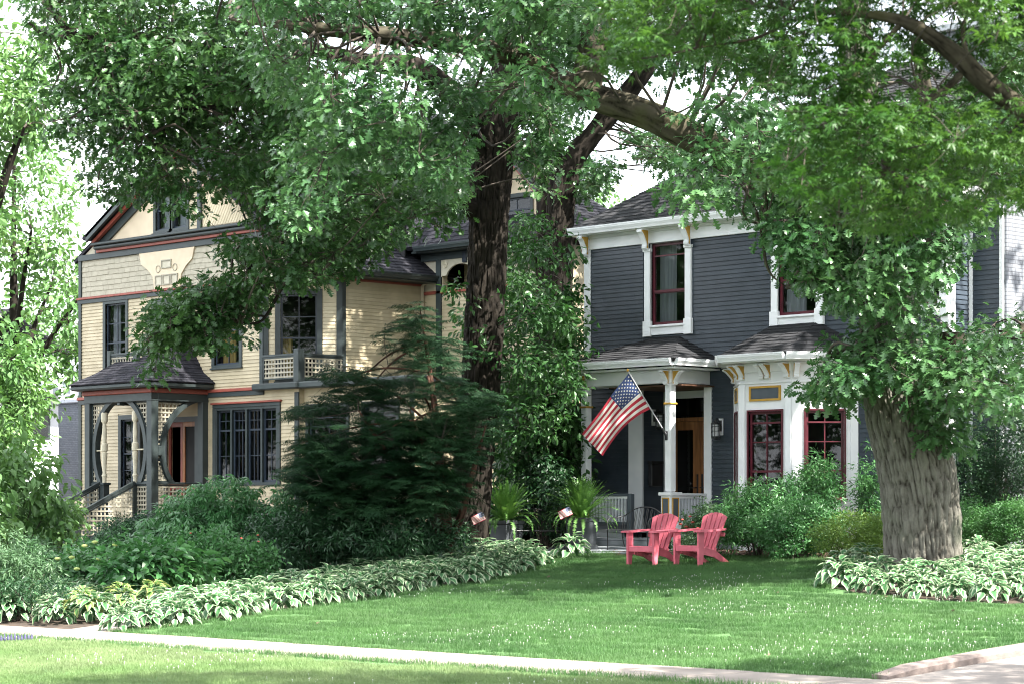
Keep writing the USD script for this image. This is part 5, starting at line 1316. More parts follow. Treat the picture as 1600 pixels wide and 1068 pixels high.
far_tree('tall bright backlit tree at the left edge, behind the awning house', 20, 165, 84, 300, 330, 'bright_leaf', 51)
far_tree('bright tree behind the utility poles left of the cream house', 105, 420, 118, 230, 260, 'bright_leaf', 52)
far_tree('tall tree filling the top left corner behind the oak branches', -40, -120, 72, 240, 260, 'bright_leaf', 53, low=8)
far_tree('pale distant tree seen in the gap under the oak limb', 930, 285, 108, 210, 380, 'bright_leaf', 54)
far_tree('pale distant tree whose top shows just above the grey roof', 1010, 310, 120, 200, 320, 'bright_leaf', 55)
far_tree('distant tree behind the white brick building', 1500, 40, 95, 420, 480, 'bright_leaf', 56)
far_tree('tree standing far behind the cream house roof', 560, 120, 105, 420, 480, 'understory_leaf', 57)
far_tree('small bright tree beyond the shrubs at the left edge', -60, 430, 78, 260, 420, 'bright_leaf', 58, low=.5)

# trees on the other side of the street: the windows mirror them
def street_tree(x, y, R, zt, n, seed, label):
    pts = blob(np.random.default_rng(seed), (x, y, (zt + 2.5) / 2 + 1), (R, R, (zt - 2.5) / 2), n, .35, .34, seed)
    g = float(ground(x, y)); tp = np.array([(x, y, g - .2), (x + .1, y, 2.5), (x, y + .2, 5.5), (x + .1, y, zt * .75)])
    tree('street_tree', label, [('trunk', tp, [.42, .34, .28, .08], (24, 50, .03, 6), 'w')], [(pts, 'far', 'understory_leaf', 1.6, 2.4, .4)], 'dark_bark', None, nh=0, seed=seed)
for k, (x, y, R_, zt) in enumerate(((-62, 2, 7, 15), (-77, -4, 8, 17), (-92, 3, 8, 16), (-108, -3, 9, 18), (-48, -8, 7, 16), (18, -14, 8, 16), (30, -30, 9, 17), (4, -34, 9, 17))):
    street_tree(x, y, R_, zt, 620, 400 + k, 'street tree number %s, over the road from the houses and outside the photograph' % ('one', 'two', 'three', 'four', 'five', 'six', 'seven', 'eight')[k])

# ---- slender understory trees in the gap between the houses
rg = np.random.default_rng(105)
und = np.vstack([region(rg, [(790, 350), (850, 338), (900, 380), (912, 450), (918, 540), (905, 600), (868, 590), (820, 470), (800, 440)], 49.5, 53, 260, .9, .50, 61, 2.2), region(rg, [(700, 440), (760, 420), (840, 440), (850, 490), (780, 505), (735, 490), (705, 470)], 46.3, 47.4, 46, .9, .3, 64, 2.0), region(rg, [(770, 520), (930, 560), (905, 640), (850, 690), (760, 700), (745, 640)], 47, 50, 130, .9, .48, 65, 2.2), region(rg, [(720, 470), (800, 435), (880, 470), (900, 600), (880, 650), (800, 640), (770, 610), (725, 560)], 46, 51.5, 300, .9, .50, 62, 2.2),
                 region(rg, [(780, 600), (910, 590), (912, 760), (780, 770)], 49.5, 53, 620, .9, .42, 63, 2.0)])
und = in_sight(in_sight(und, T1, 46, 48.2, .1, rg), [(884, 262), (876, 330), (873, 420)], 28, 55, .2, rg)
tree('understory_tree', 'slender leafy tree crowding the gap beside the grey house', [
    ('trunk', [(832, 880, 50), (834, 780, 50), (838, 650, 50), (842, 520, 50), (838, 400, 50.5)], [.075, .065, .055, .04, .015], (20, 80, .008, 14)),
    ('limb', [(836, 660, 50), (800, 580, 49), (770, 520, 48.4)], [.035, .025, .01], (12, 40, .004, 14)),
    ('limb', [(840, 600, 50), (875, 500, 51), (880, 420, 51.5)], [.035, .025, .01], (12, 40, .004, 14))],
    [(und, 'oval', 'understory_leaf', .8, 1.4, .4)], 'dark_bark', nh=90, seed=205, tr=(.012, .005))

# ---- the dark yew in front of the cream house
rg = np.random.default_rng(106)
yew = [(455, 640), (520, 605), (500, 575), (545, 570), (605, 592), (628, 560), (605, 520), (645, 470), (662, 482), (676, 520), (735, 545), (695, 580), (765, 605), (790, 640), (760, 680), (735, 720), (720, 800), (600, 800), (480, 770), (440, 745), (470, 712), (448, 690)]
yp = region(rg, yew, 42.8, 46.0, 1900, 1.3, .47, 71, 2.6)
yp2 = region(rg, [(455, 700), (700, 640), (735, 700), (720, 790), (560, 810), (440, 770)], 42.5, 45.5, 900, 1.3, .42, 72, 2.6)
stem = px_path([(697, 885, 44.3), (697, 820, 44.3), (690, 760, 44.3), (684, 680, 44.4), (672, 580, 44.5), (655, 475, 44.5)])
lm = [('trunk', [(697, 885, 44.3), (697, 820, 44.3), (690, 760, 44.3), (684, 680, 44.4), (672, 580, 44.5), (655, 475, 44.5)], [.13, .11, .09, .07, .045, .01], (28, 90, .012, 16)),
      ('limb', [(694, 850, 44.2), (672, 800, 44), (645, 760, 43.8), (600, 700, 43.6), (560, 640, 43.6)], [.10, .08, .065, .045, .01], (20, 70, .01, 16)),
      ('limb', [(700, 860, 44.3), (722, 800, 44.2), (738, 740, 44), (760, 660, 44)], [.09, .07, .055, .01], (20, 70, .01, 16)),
      ('limb', [(696, 845, 44.2), (686, 790, 43.9), (670, 720, 43.6), (640, 640, 43.4)], [.08, .07, .05, .01], (20, 70, .01, 16))]
for q in range(26):
    s = stem[1] + (stem[-1] - stem[1]) * rg.uniform(.12, .95); e = yp[rg.integers(len(yp))]
    if abs(e[2] - s[2]) < 1.2:
        lm.append(('limb', np.array([s, (s + e) / 2 + (0, 0, .15), e]), [.028, .018, .006], (8, 20, .003, 14), 'w'))
yp2 = np.vstack([yp2, region(rg, [(470, 740), (600, 700), (700, 740), (695, 850), (600, 860), (470, 850)], 43.2, 45.0, 700, 1.3, .38, 73, 2.6)])
yt = tree('yew_tree', 'dark feathery yew with reddish stems in front of the cream house', lm, [(np.vstack([yp, yp2]), 'needle', 'yew_needle', .6, 1.15, .25)], 'red_bark', nh=70, seed=206, tr=(.010, .004))

# ------------------------------------------------------------------ shrubs
def shrub(name, label, px, d, w, h, n, proto, mat, seed, dep=None, sc=(.8, 1.2), lumps=9, tilt=.5, group=None, lift=0, cat='shrub'):
    """A shrub w by h photo pixels at d metres: lumpy foliage on a few stems."""
    rng = np.random.default_rng(seed); k = FPX / d
    b = W(px, 800, d); b[2] = ground(b[0], b[1]); Wm, Hm = w / k / 2, 1.18 * h / k; D = dep or Wm
    t = thing(name, label, cat, b, group=group)
    cs = []
    for q in range(lumps):
        a = rng.uniform(0, 6.28); rr = rng.uniform(0, .62) ** .6; z = rng.uniform(.32, .74)
        cs.append((rr * (math.cos(a) * RIGHT[0] * Wm + math.sin(a) * VIEW[0] * D), rr * (math.cos(a) * RIGHT[1] * Wm + math.sin(a) * VIEW[1] * D), z * Hm * (1 - .35 * rr), rng.uniform(.34, .52)))
    pts = []
    for q in range(n):
        c = cs[q % lumps]; v = rng.normal(size=3); v /= np.linalg.norm(v); v *= rng.uniform(.45, 1.0) ** .5 * c[3]
        p = np.array([c[0] + v[0] * Wm * 1.0, c[1] + v[1] * Wm, c[2] + v[2] * Hm * .72])
        if p[2] > .05:
            pts.append(p)
    st = MB()
    for c in cs:
        put('stem', MB().tube(catmull([(rng.normal() * .08, rng.normal() * .08, -.05), (c[0] * .4, c[1] * .4, c[2] * .5), (c[0], c[1], c[2])], 6), [.022, .006], 6, False), 'twig_bark', t)
    scatter(t, 'foliage', PROTO[proto], np.array(pts) + (0, 0, lift), mat, rng, *sc, tilt)
    return t

S = shrub
S('leafy_shrub', 'light green large-leaved shrub spreading below the porch of the cream house', 385, 44.8, 270, 160, 420, 'palm', 'palm_leaf', 301, 1.2)
S('leafy_shrub', 'large-leaved shrub at the foot of the wide porch-side window', 290, 45, 160, 130, 220, 'palm', 'palm_leaf', 302, .9)
S('porch_shrub', 'dark needled shrub in front of the porch stairs', 215, 46.5, 190, 95, 420, 'tiny', 'dark_shrub_leaf', 303, .9, (1.1, 1.6))
S('porch_shrub', 'leafy green shrub leaning against the porch stair rail', 205, 48, 140, 78, 170, 'palm', 'palm_leaf', 304, .9)
S('hydrangea_shrub', 'hydrangea with pale green flower heads below the porch stairs', 150, 41.5, 200, 95, 240, 'oval', 'shrub_leaf', 305, .9)
S('rose_shrub', 'glossy-leaved rose bush with red buds behind the hostas', 330, 41, 200, 85, 300, 'small', 'shrub_leaf', 306, .8, (1.1, 1.7))
S('rose_shrub', 'low glossy shrub between the hydrangea and the rose bush', 245, 39.5, 170, 75, 220, 'oval', 'shrub_leaf', 307, .7, (1.1, 1.7))
S('edge_shrub', 'tall light green shrub with large drooping leaves at the left edge', 22, 47, 170, 230, 230, 'broad', 'bright_leaf', 308, 1.4)
S('edge_shrub', 'bright green bush below the brick garage', 62, 56, 130, 95, 240, 'oval', 'bright_leaf', 309, 1.2)
S('edge_shrub', 'large-leaved shrub cut by the left edge of the photograph', -25, 43, 150, 230, 160, 'broad', 'bright_leaf', 310, 1.0)
S('grey_green_shrub', 'grey-green narrow-leaved shrub at the lower left edge', 15, 38.5, 150, 120, 340, 'narrow', 'grey_shrub_leaf', 311, .9, lumps=16)
S('grey_green_shrub', 'dusty green bush right of the grey-green edge shrub', 62, 41.5, 110, 95, 200, 'small', 'grey_shrub_leaf', 312, .7)
S('grey_green_shrub', 'dark green leafy plant under the grey-green shrub', 50, 37.5, 140, 70, 110, 'narrow', 'dark_shrub_leaf', 313, .6)
S('dark_shrub', 'dark rhododendron-like shrub left of the yew stems', 490, 43.8, 240, 110, 420, 'narrow', 'dark_shrub_leaf', 314, 1.0, (1, 1.5))
S('dark_shrub', 'dark shrub under the yew behind the long hosta bed', 600, 43.6, 230, 95, 420, 'narrow', 'dark_shrub_leaf', 315, .9, (1, 1.5))
S('dark_shrub', 'dark shrub hiding the foot of the dark oak', 690, 46.2, 70, 70, 220, 'narrow', 'dark_shrub_leaf', 330, .6, (.9, 1.3))
S('dark_shrub', 'dark leafy shrub between the big fern planters', 845, 49.5, 130, 130, 200, 'oval', 'dark_shrub_leaf', 316, .8, (.7, 1))
S('dark_shrub', 'dark undergrowth behind the left fern planter', 770, 50.5, 120, 120, 170, 'oval', 'dark_shrub_leaf', 317, .8, (.7, 1))
S('dark_shrub', 'dark leafy shrub at the corner of the grey house', 905, 52.5, 70, 230, 160, 'oval', 'dark_shrub_leaf', 318, .7, (.7, 1))
S('bay_shrub', 'big dark green shrub at the left of the bay window', 1185, 44.2, 170, 120, 620, 'narrow', 'shrub_leaf', 319, 1.0, (.8, 1.2))
S('bay_shrub', 'tall shrub growing up to the bay window sill', 1275, 45.0, 130, 135, 420, 'narrow', 'shrub_leaf', 320, .7, (.8, 1.2))
S('bay_shrub', 'glossy lighter shrub low in front of the bay window', 1250, 43.2, 160, 90, 480, 'small', 'shrub_leaf', 321, .8, (.8, 1.2))
S('bay_shrub', 'climbing shrub on the wall between the bay and the oak trunk', 1358, 45.2, 56, 150, 150, 'narrow', 'shrub_leaf', 322, .5)
S('box_shrub', 'clipped yellow-green box shrub left of the oak trunk', 1338, 41.4, 120, 76, 420, 'tiny', 'lime_leaf', 323, .6, (1.1, 1.5))
S('hedge_shrub', 'rounded green hedge shrub just right of the oak trunk', 1520, 41.0, 130, 95, 480, 'tiny', 'hedge_leaf', 324, .7, (.9, 1.4))
S('hedge_shrub', 'rounded green hedge shrub at the right edge', 1600, 40.3, 120, 100, 480, 'tiny', 'hedge_leaf', 325, .7, (.9, 1.4))
S('evergreen_shrub', 'dark evergreen behind the hedge at the right edge', 1555, 44.5, 150, 230, 620, 'tiny', 'dark_shrub_leaf', 326, .9, (1.2, 1.8))
S('evergreen_shrub', 'dark evergreen cut by the right edge of the photograph', 1630, 43.5, 110, 280, 480, 'tiny', 'dark_shrub_leaf', 327, .8, (1.2, 1.8))
S('variegated_shrub', 'pale variegated shrub beside the porch pedestal', 1098, 46.0, 80, 85, 130, 'small', 'grey_shrub_leaf', 328, .5, (.8, 1.2))
S('flowering_plant', 'low plant with small red flowers behind the pink chairs', 1080, 44.6, 80, 42, 60, 'small', 'grey_shrub_leaf', 329, .4, (.7, 1.0), cat='plant')

def flowers(name, parent, pts, r, mat, rng):
    for p in pts:
        v, f = MB().lathe([(r * .3, -r * .5), (r, -r * .1), (r * .85, r * .35), (r * .2, r * .55)], 9).arr()
        v = v * (1 + .25 * (meshkit.noise(v * 60, 3)[:, None] - .5)) + p
        put(name, (v, f), mat, parent, True)
def shrub_at(px, py, d):
    return W(px, py, d)
rgf = np.random.default_rng(5)
def add_flowers(name, path, places, r, mat):
    base = np.array(UsdGeom.XformCache().GetLocalToWorldTransform(stage.GetPrimAtPath(path)).ExtractTranslation())
    flowers(name, path, [W(*q) - base for q in places], r, mat, rgf)
add_flowers('flower_head', '/World/hydrangea_shrub', [(112, 870, 40.4), (132, 852, 40.5), (155, 872, 40.3), (90, 872, 40.4), (180, 850, 40.6), (148, 846, 40.8), (120, 888, 40.2), (175, 872, 40.4), (200, 862, 40.5)], .055, 'flower_green')
add_flowers('flower', '/World/rose_shrub', [(298, 832, 40), (377, 840, 40), (403, 835, 40), (404, 845, 40), (250, 845, 40.2)], .022, 'flower_red')
add_flowers('flower', '/World/flowering_plant', [(1056, 826, 44.3), (1063, 818, 44.3), (1072, 822, 44.3), (1082, 815, 44.3), (1070, 829, 44.3), (1090, 824, 44.3), (1066, 811, 44.4), (1078, 806, 44.4)], .035, 'flower_red')

# ------------------------------------------------------------------ hostas: plants of separate leaves
def hosta_leaf(L, wd, curl, rng):
    ts = np.array([0, .14, .32, .52, .72, .88, 1.0]); w = np.array([.02, .55, .93, 1.0, .72, .36, .02]) * wd / 2
    v, f, e = leaf(list(zip(ts, w / L)), 1.0, .38, curl)
    v = v * L
    v[:, 2] += rng.normal(0, .006, len(v)) * (e > 0)
    return v, f, e

def hosta(name, label, loc, group, mat, rng, n=42, R=.34, Hh=.32):
    t = thing(name, label, 'hosta', loc, group=group)
    for k in range(n):
        tier = (k + .5) / n
        a = k * 2.399963 + rng.normal(0, .25)
        el = math.radians(48 - 82 * tier + rng.normal(0, 11))
        L = rng.uniform(.14, .20) * (1.0 if tier > .25 else .85)
        r = .03 + R * tier * .62; z = Hh * (1.02 - .68 * tier ** 1.4) * rng.uniform(.85, 1.1)
        v, f, e = hosta_leaf(L, L * rng.uniform(.54, .68), rng.uniform(.45, .95), rng)
        d = np.array([math.cos(a) * math.cos(el), math.sin(a) * math.cos(el), math.sin(el)])
        up = np.array([-math.cos(a) * math.sin(el), -math.sin(a) * math.sin(el), math.cos(el)]) + rng.normal(size=3) * .22
        at = np.array([math.cos(a) * r, math.sin(a) * r, z])
        m = usdkit.mesh(stage, number(P(t) + '/leaf'), (orient(v, d, up, at), f), M[mat], True, uv=np.c_[e, 0 * e])
    return t

def spots(rng, poly, gap):
    g = poly.buffer(-.12); x0, y0, x1, y1 = g.bounds; out = []
    for _ in range(6000):
        p = rng.uniform((x0, y0), (x1, y1))
        if shapely.contains_xy(g, *p) and all((p[0] - q[0]) ** 2 + (p[1] - q[1]) ** 2 > gap * gap for q in out):
            out.append(p)
    return np.array(out)

rh = np.random.default_rng(71)
protos = []
cnt = 0
for poly, gap, label, grp in ((BED_LONG, .38, 'white-edged hosta in the long bed bordering the lawn on the left', 'hostas of the long bed'),
                              (BED_OAK, .45, 'white-edged hosta in the ring around the big oak trunk', 'hostas around the oak'),
                              (BED_LEFT, .47, 'white-edged hosta in the bed left of the front path', 'hostas left of the path')):
    pp = spots(rh, poly, gap)
    dd = np.hypot(pp[:, 0] + 23.0, pp[:, 1] - 31.1)
    if poly is BED_OAK:
        pp = pp[dd > .85]
    pp = pp[np.argsort(pp @ VIEW)]
    for k, p in enumerate(pp):
        z = float(ground(*p)) - .02
        if poly is BED_LONG:
            zone = 0 if p[1] < 22.5 else 1 if p[1] < 26 else 2 if p[1] < 29.3 else 3
            lab = 'white-edged hosta ' + ('at the sidewalk end of the long bed', 'in the lower middle of the long bed along the lawn', 'in the upper middle of the long bed, before the yew', 'at the planter end of the long bed')[zone]
        elif poly is BED_OAK:
            q = (p - (-23.0, 31.1)) @ RIGHT; zone = 0 if q < -.75 else 1 if q < .75 else 2
            lab = 'white-edged hosta ' + ('left of the big oak trunk', 'right in front of the big oak trunk', 'right of the big oak trunk')[zone]
        else:
            zone, lab = 0, label
        gr = grp + (', zone %s' % 'abcd'[zone] if poly is not BED_LEFT else '')
        if len(protos) < 5:
            protos.append(hosta('hosta', lab, (p[0], p[1], z), gr, 'hosta_leaf', rh))
        elif cnt < 299:
            copy_of(protos[rh.integers(5)], 'hosta', lab, 'hosta', (p[0], p[1], z), rh.uniform(0, 360), gr, rh.uniform(.85, 1.25))
        cnt += 1
p = W(892, 800, 46.3); p[2] = ground(p[0], p[1])
copy_of(protos[1], 'hosta', 'single white-edged hosta clump in front of the right fern planter', 'hosta', p, 40, None, 1.25)
for k, (px, d, lb) in enumerate(((190, 37.3, 'golden-edged hosta behind the white-edged hostas, left one'), (240, 38.0, 'golden-edged hosta below the rose bush, right one'), (130, 36.6, 'pale lime hosta behind the path'))):
    p = W(px, 800, d); p[2] = ground(p[0], p[1]) + .05
    hosta('golden_hosta', lb, p, None, 'golden_hosta_leaf', rh, 34, .34, .40)

# ------------------------------------------------------------------ grass
def grass_patch(rng, n, size, hmin, hmax):
    b = []
    x = rng.uniform(-size / 2, size / 2, (n, 2)); h = rng.uniform(hmin, hmax, n); a = rng.uniform(0, 6.28, n); ln = rng.uniform(.1, .75, n) * h; w = rng.uniform(.0018, .0035, n)
    la = rng.uniform(0, 6.28, n)
    c, s = np.cos(a) * w, np.sin(a) * w
    p0 = np.c_[x[:, 0] - c, x[:, 1] - s, np.full(n, -.01)]; p1 = np.c_[x[:, 0] + c, x[:, 1] + s, np.full(n, -.01)]
    m = np.c_[x[:, 0] + np.cos(la) * ln * .3, x[:, 1] + np.sin(la) * ln * .3, h * .6]
    tp = np.c_[x[:, 0] + np.cos(la) * ln, x[:, 1] + np.sin(la) * ln, h]
    k = .7
    v = np.stack([p0, p1, m + np.c_[c * k, s * k, 0 * c], m - np.c_[c * k, s * k, 0 * c], tp], 1).reshape(-1, 3)
    i = np.arange(n)[:, None] * 5
    f = np.vstack([i + (0, 1, 2), i + (0, 2, 3), i + (3, 2, 4)])
    return v, f
rgs = np.random.default_rng(81)
GP = [grass_patch(rgs, 1100, .62, .025, .065) for _ in range(4)]
def grass(name, label, poly, step, mat, rng, protos):
    x0, y0, x1, y1 = poly.bounds; xs, ys = np.meshgrid(np.arange(x0, x1, step), np.arange(y0, y1, step))
    p = np.c_[xs.ravel(), ys.ravel()] + rng.uniform(-.1, .1, (xs.size, 2)); p = p[shapely.contains_xy(poly.buffer(-.20), p[:, 0], p[:, 1])]
    d = p @ VIEW; u = 800 + FPX * (p @ RIGHT) / d
    p = p[(u > -150) & (u < 1750)]
    scatter(None, name, protos, np.c_[p, ground(p[:, 0], p[:, 1])], mat, rng, .85, 1.15, .02, 'grass_tuft', (label, 'grass', None, 'stuff'))
    e = poly.exterior
    q = np.array([e.interpolate(s).coords[0] for s in np.arange(0, e.length, .13)]); d = q @ VIEW; u = 800 + FPX * (q @ RIGHT) / d
    return q[(u > -100) & (u < 1700)]
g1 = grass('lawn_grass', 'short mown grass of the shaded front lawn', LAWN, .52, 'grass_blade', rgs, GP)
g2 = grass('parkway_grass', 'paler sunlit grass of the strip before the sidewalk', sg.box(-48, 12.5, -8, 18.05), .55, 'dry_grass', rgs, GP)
EP = [grass_patch(rgs, 90, .26, .03, .085) for _ in range(3)]
eg = np.vstack([g1, g2]); scatter(None, 'edge_grass', EP, np.c_[eg, ground(eg[:, 0], eg[:, 1])], 'grass_blade', rgs, .8, 1.2, .05, 'grass_tuft', ('longer grass along the edges of lawn, beds and sidewalk', 'grass', None, 'stuff'))
# clover in flower, fallen leaves
cl = region(rgs, [(0, 0), (1, 0), (1, 1), (0, 1)], 1, 1, 1, .1, -1)  # (keeps the generator's order stable)
q = in_poly(rgs, [(-28.2, 20.2), (-15.6, 20.2), (-15.6, 27), (-22, 28.5), (-24.5, 31), (-29, 30)], 5200)
q = q[meshkit.fbm(np.c_[q * .55, 0 * q[:, 0]], 3, 12) > .50][:1050]
q2 = in_poly(rgs, [(-34, 15.0), (-12, 15.0), (-12, 17.9), (-34, 17.9)], 1800); q2 = q2[meshkit.fbm(np.c_[q2 * .6, 0 * q2[:, 0]], 3, 14) > .5][:420]
q = np.vstack([q, q2])
scatter(None, 'clover', [MB().lathe([(.002, -.05), (.002, -.004), (.009, .0), (.010, .007), (.004, .013)], 6).arr()], np.c_[q, ground(q[:, 0], q[:, 1]) + .055], 'clover_white', rgs, .28, .58, .15, 'flower_head', ('small white clover flowers dotted over the lawn', 'clover', None, 'stuff'))
q = np.vstack([in_poly(rgs, [(-29, 20.5), (-16, 20.5), (-16, 29), (-29, 31)], 16)])
scatter(None, 'fallen_leaves', [shifted(lo[:2], 0), ], np.c_[q, ground(q[:, 0], q[:, 1]) + .06], 'dry_leaf', rgs, .04, .08, .5, 'leaf', ('few dry brown leaves fallen on the lawn', 'leaves', None, 'stuff'))
q = in_poly(rgs, list(MULCH.exterior.coords), 2600)
ch = [MB().bbox(-.035, .035, -.012, .012, -.005, .006, .003).arr(), MB().bbox(-.02, .02, -.015, .015, -.005, .005, .003).arr()]
scatter(None, 'bark_chips', ch, np.c_[q, ground(q[:, 0], q[:, 1]) + .02], 'bark_chip', rgs, .7, 1.8, .4, 'chip', ('loose bark chips lying on the mulch bed', 'bark chips', None, 'stuff'))
# low ground cover so that the beds are not bare
q = in_poly(rgs, [(-52, 21), (-33, 21.5), (-31.5, 25), (-33.5, 31.5), (-36, 34), (-41, 36.5), (-48, 33), (-54, 36)], 1500)
scatter(None, 'ground_cover', PROTO['narrow'], np.c_[q, ground(q[:, 0], q[:, 1]) + .10], 'dark_shrub_leaf', rgs, .8, 1.4, .3, 'leaf_spray', ('dark leafy ground cover under the shrubs before the cream house', 'ground cover', None, 'stuff'))
# ------------------------------------------------------------------ chairs on the lawn
def adirondack(label, loc, rz):
    t = thing('adirondack_chair', label, 'chair', loc, rz)
    # faces -Y; x across, z up, origin between the front feet
    SF = lambda x: (lambda v: np.c_[x + np.asarray(v)[:, 1], np.asarray(v)[:, 0], np.asarray(v)[:, 2]])   # u = y
    for k, s in enumerate((-1, 1)):
        x = s * .30
        put('front_leg', MB().prism(sg.Polygon([(-.02, 0), (.055, 0), (.10, .36), (.10, .60), (-.03, .60), (-.03, .36)]).buffer(.006), x - .022, x + .022, SF(0)), 'coral_plastic', t, 40)
        rl = sg.Polygon([(.08, .30), (.08, .22), (.40, .16), (.74, 0), (.82, 0), (.80, .04), (.46, .25), (.20, .34)]).buffer(.005)
        put('rear_leg', MB().prism(rl, x * .86 - .02, x * .86 + .02, SF(0)), 'coral_plastic', t, 40)
        # arm: flat broad board, rounded outline, widening to the front
        arm = sg.Polygon([(s * .245, -.06), (s * .40, -.06), (s * .415, .20), (s * .39, .52), (s * .34, .60), (s * .27, .58), (s * .255, .25)]).buffer(.02)
        AF = lambda v: np.c_[np.asarray(v)[:, 0], np.asarray(v)[:, 2], .60 + np.asarray(v)[:, 1] + .06 * np.clip(np.asarray(v)[:, 2], 0, 1)]
        put('arm', MB().prism(arm, 0, .032, AF), 'coral_plastic', t, 40)
    # seat: slats running across, sloping down to the back, with a rounded front roll
    n = 5
    for k in range(n):
        a = .0 + k * .095; z = .365 - .028 * k
        put('seat_slat', MB().bbox(-.278, .278, a, a + .085, z - .03, z, .010), 'coral_plastic', t)
    put('front_apron', MB().bbox(-.278, .278, -.025, .005, .26, .362, .012), 'coral_plastic', t)
    # back: five slats fanning out, tops on an arc, leaning back
    lean = math.radians(22)
    def BFr(v):
        v = np.asarray(v, float)
        return np.c_[v[:, 0], .43 + v[:, 2] * math.sin(lean) - v[:, 1] * math.cos(lean), .20 + v[:, 2] * math.cos(lean) + v[:, 1] * math.sin(lean)]
    edges0 = np.linspace(-.215, .215, 6); edges1 = np.linspace(-.31, .31, 6)
    top = lambda x: .80 - .55 * x * x * 1.7
    for k in range(5):
        a0, b0, a1, b1 = edges0[k] + .011, edges0[k + 1] - .011, edges1[k] + .012, edges1[k + 1] - .012
        xs = np.linspace(a1, b1, 6)
        pl = sg.Polygon([(a0, 0), (b0, 0)] + [(x, top(x)) for x in xs[::-1]]).buffer(-.008).buffer(.008)
        put('back_slat', MB().prism(pl, 0, .024, lambda v: BFr(v)), 'coral_plastic', t, 40)
    put('back_rail', MB().bbox(-.33, .33, -.045, -.003, .36, .43, .01, lambda v: BFr(np.c_[v[:, 0], v[:, 1], v[:, 2]])).bbox(-.22, .22, -.045, -.003, .04, .14, .01, BFr), 'coral_plastic', t)
    return t
p = on_ground(1002, 884); adirondack('coral pink plastic garden chair on the lawn, the left one of two', p, 3)
p = on_ground(1074, 883.5); adirondack('coral pink plastic garden chair on the lawn, nearer the shrubs at right', p, -4)

# ------------------------------------------------------------------ paving, planters with ferns, benches
PAVE = sg.Polygon([(-38.5, 34.15), (-33.6, 34.0), (-32.1, 34.15), (-32.3, 35.5), (-34.9, 35.6), (-38.5, 35.4)])
pv = thing('stone_paving', 'bluestone paving strip in front of the porch steps', 'paving'); tag(pv, kind='structure')
rp = np.random.default_rng(9)
for a in range(9):
    for b_ in range(3):
        x0 = -38.5 + a * .72 + (.3 if b_ % 2 else 0); y0 = 34.1 + b_ * .47; z = .62 + .055 * (y0 - 30) + .11 - .05
        z = float(ground(x0 + .35, y0 + .2)) - .02
        put('slab', MB().bbox(x0 + .008, x0 + .712, y0 + .008, y0 + .462, z - .12, z + .05 + rp.uniform(-.004, .004), .012), 'bluestone', pv)

def planter_fern(px, d, label_p, label_f, seed, w=.60, h=.50):
    rng = np.random.default_rng(seed)
    b = W(px, 800, d); b[2] = ground(b[0], b[1]) + .03
    t = thing('planter', label_p, 'planter', b, 0)
    k = w / 2
    put('body', MB().lathe([(k * .86, .10), (k * .98, h - .09), (k * .90, h - .09)], 4, sq=True), 'planter_paint', t)
    put('foot', MB().bbox(-k, k, -k, k, 0, .10, .015), 'planter_paint', t)
    put('rim', MB().lathe([(k * .93, h - .089), (k * 1.06, h - .06), (k * 1.08, h - .01), (k * 1.04, h), (k * .84, h), (k * .84, h - .06)], 4, sq=True), 'planter_paint', t)
    put('soil', MB().box(-k * .83, k * .83, -k * .83, k * .83, h - .08, h - .05), 'soil', t)
    f = thing('fern', label_f, 'fern', b + (0, 0, h - .06), 0)
    for q in range(170):
        a = q * 2.39996 + rng.normal(0, .3); tier = (q % 19) / 19.0
        L = rng.uniform(.70, .98) * (1.0 if tier < .75 else 1.0)
        el = math.radians(88 - 46 * tier ** 1.6 + rng.normal(0, 5)); bend = rng.uniform(.15, .45) + 1.0 * tier ** 4
        if q % 7 == 0:
            el, bend = math.radians(rng.uniform(20, 45)), rng.uniform(1.3, 1.8)
        n = 30; s = np.linspace(0, 1, n); e = el - bend * s ** 1.5 * 1.4
        dr = np.cumsum(np.cos(e)) * L / n; dz = np.cumsum(np.sin(e)) * L / n
        mid = np.c_[np.cos(a) * (dr + .04), np.sin(a) * (dr + .04), dz]
        side = np.array([-math.sin(a), math.cos(a), 0.0])
        wd = .052 * np.sin(np.pi * np.clip(s * .93 + .07, 0, 1)) ** .6
        m = MB()
        for i in range(2, n - 1):
            tg = mid[i] - mid[i - 1]; tg /= np.linalg.norm(tg)
            for sg_ in (1, -1):
                tip = mid[i] + side * sg_ * wd[i] + tg * .012 + rng.normal(size=3) * .006
                m.add([mid[i] - tg * .014, tip, mid[i] + tg * .014], [(0, 1, 2)])
        m.tube(mid[::5], .0025, 3, False)
        put('frond', m, 'fern_leaf', f)
    return b
b1 = planter_fern(791, 48.8, 'dark grey square planter at the end of the long hosta bed', 'upright green fern in the left dark planter', 91, .50, .64)
b2 = planter_fern(909, 48.6, 'dark grey square planter by the porch steps', 'upright green fern in the planter beside the porch steps', 92, .47, .64)

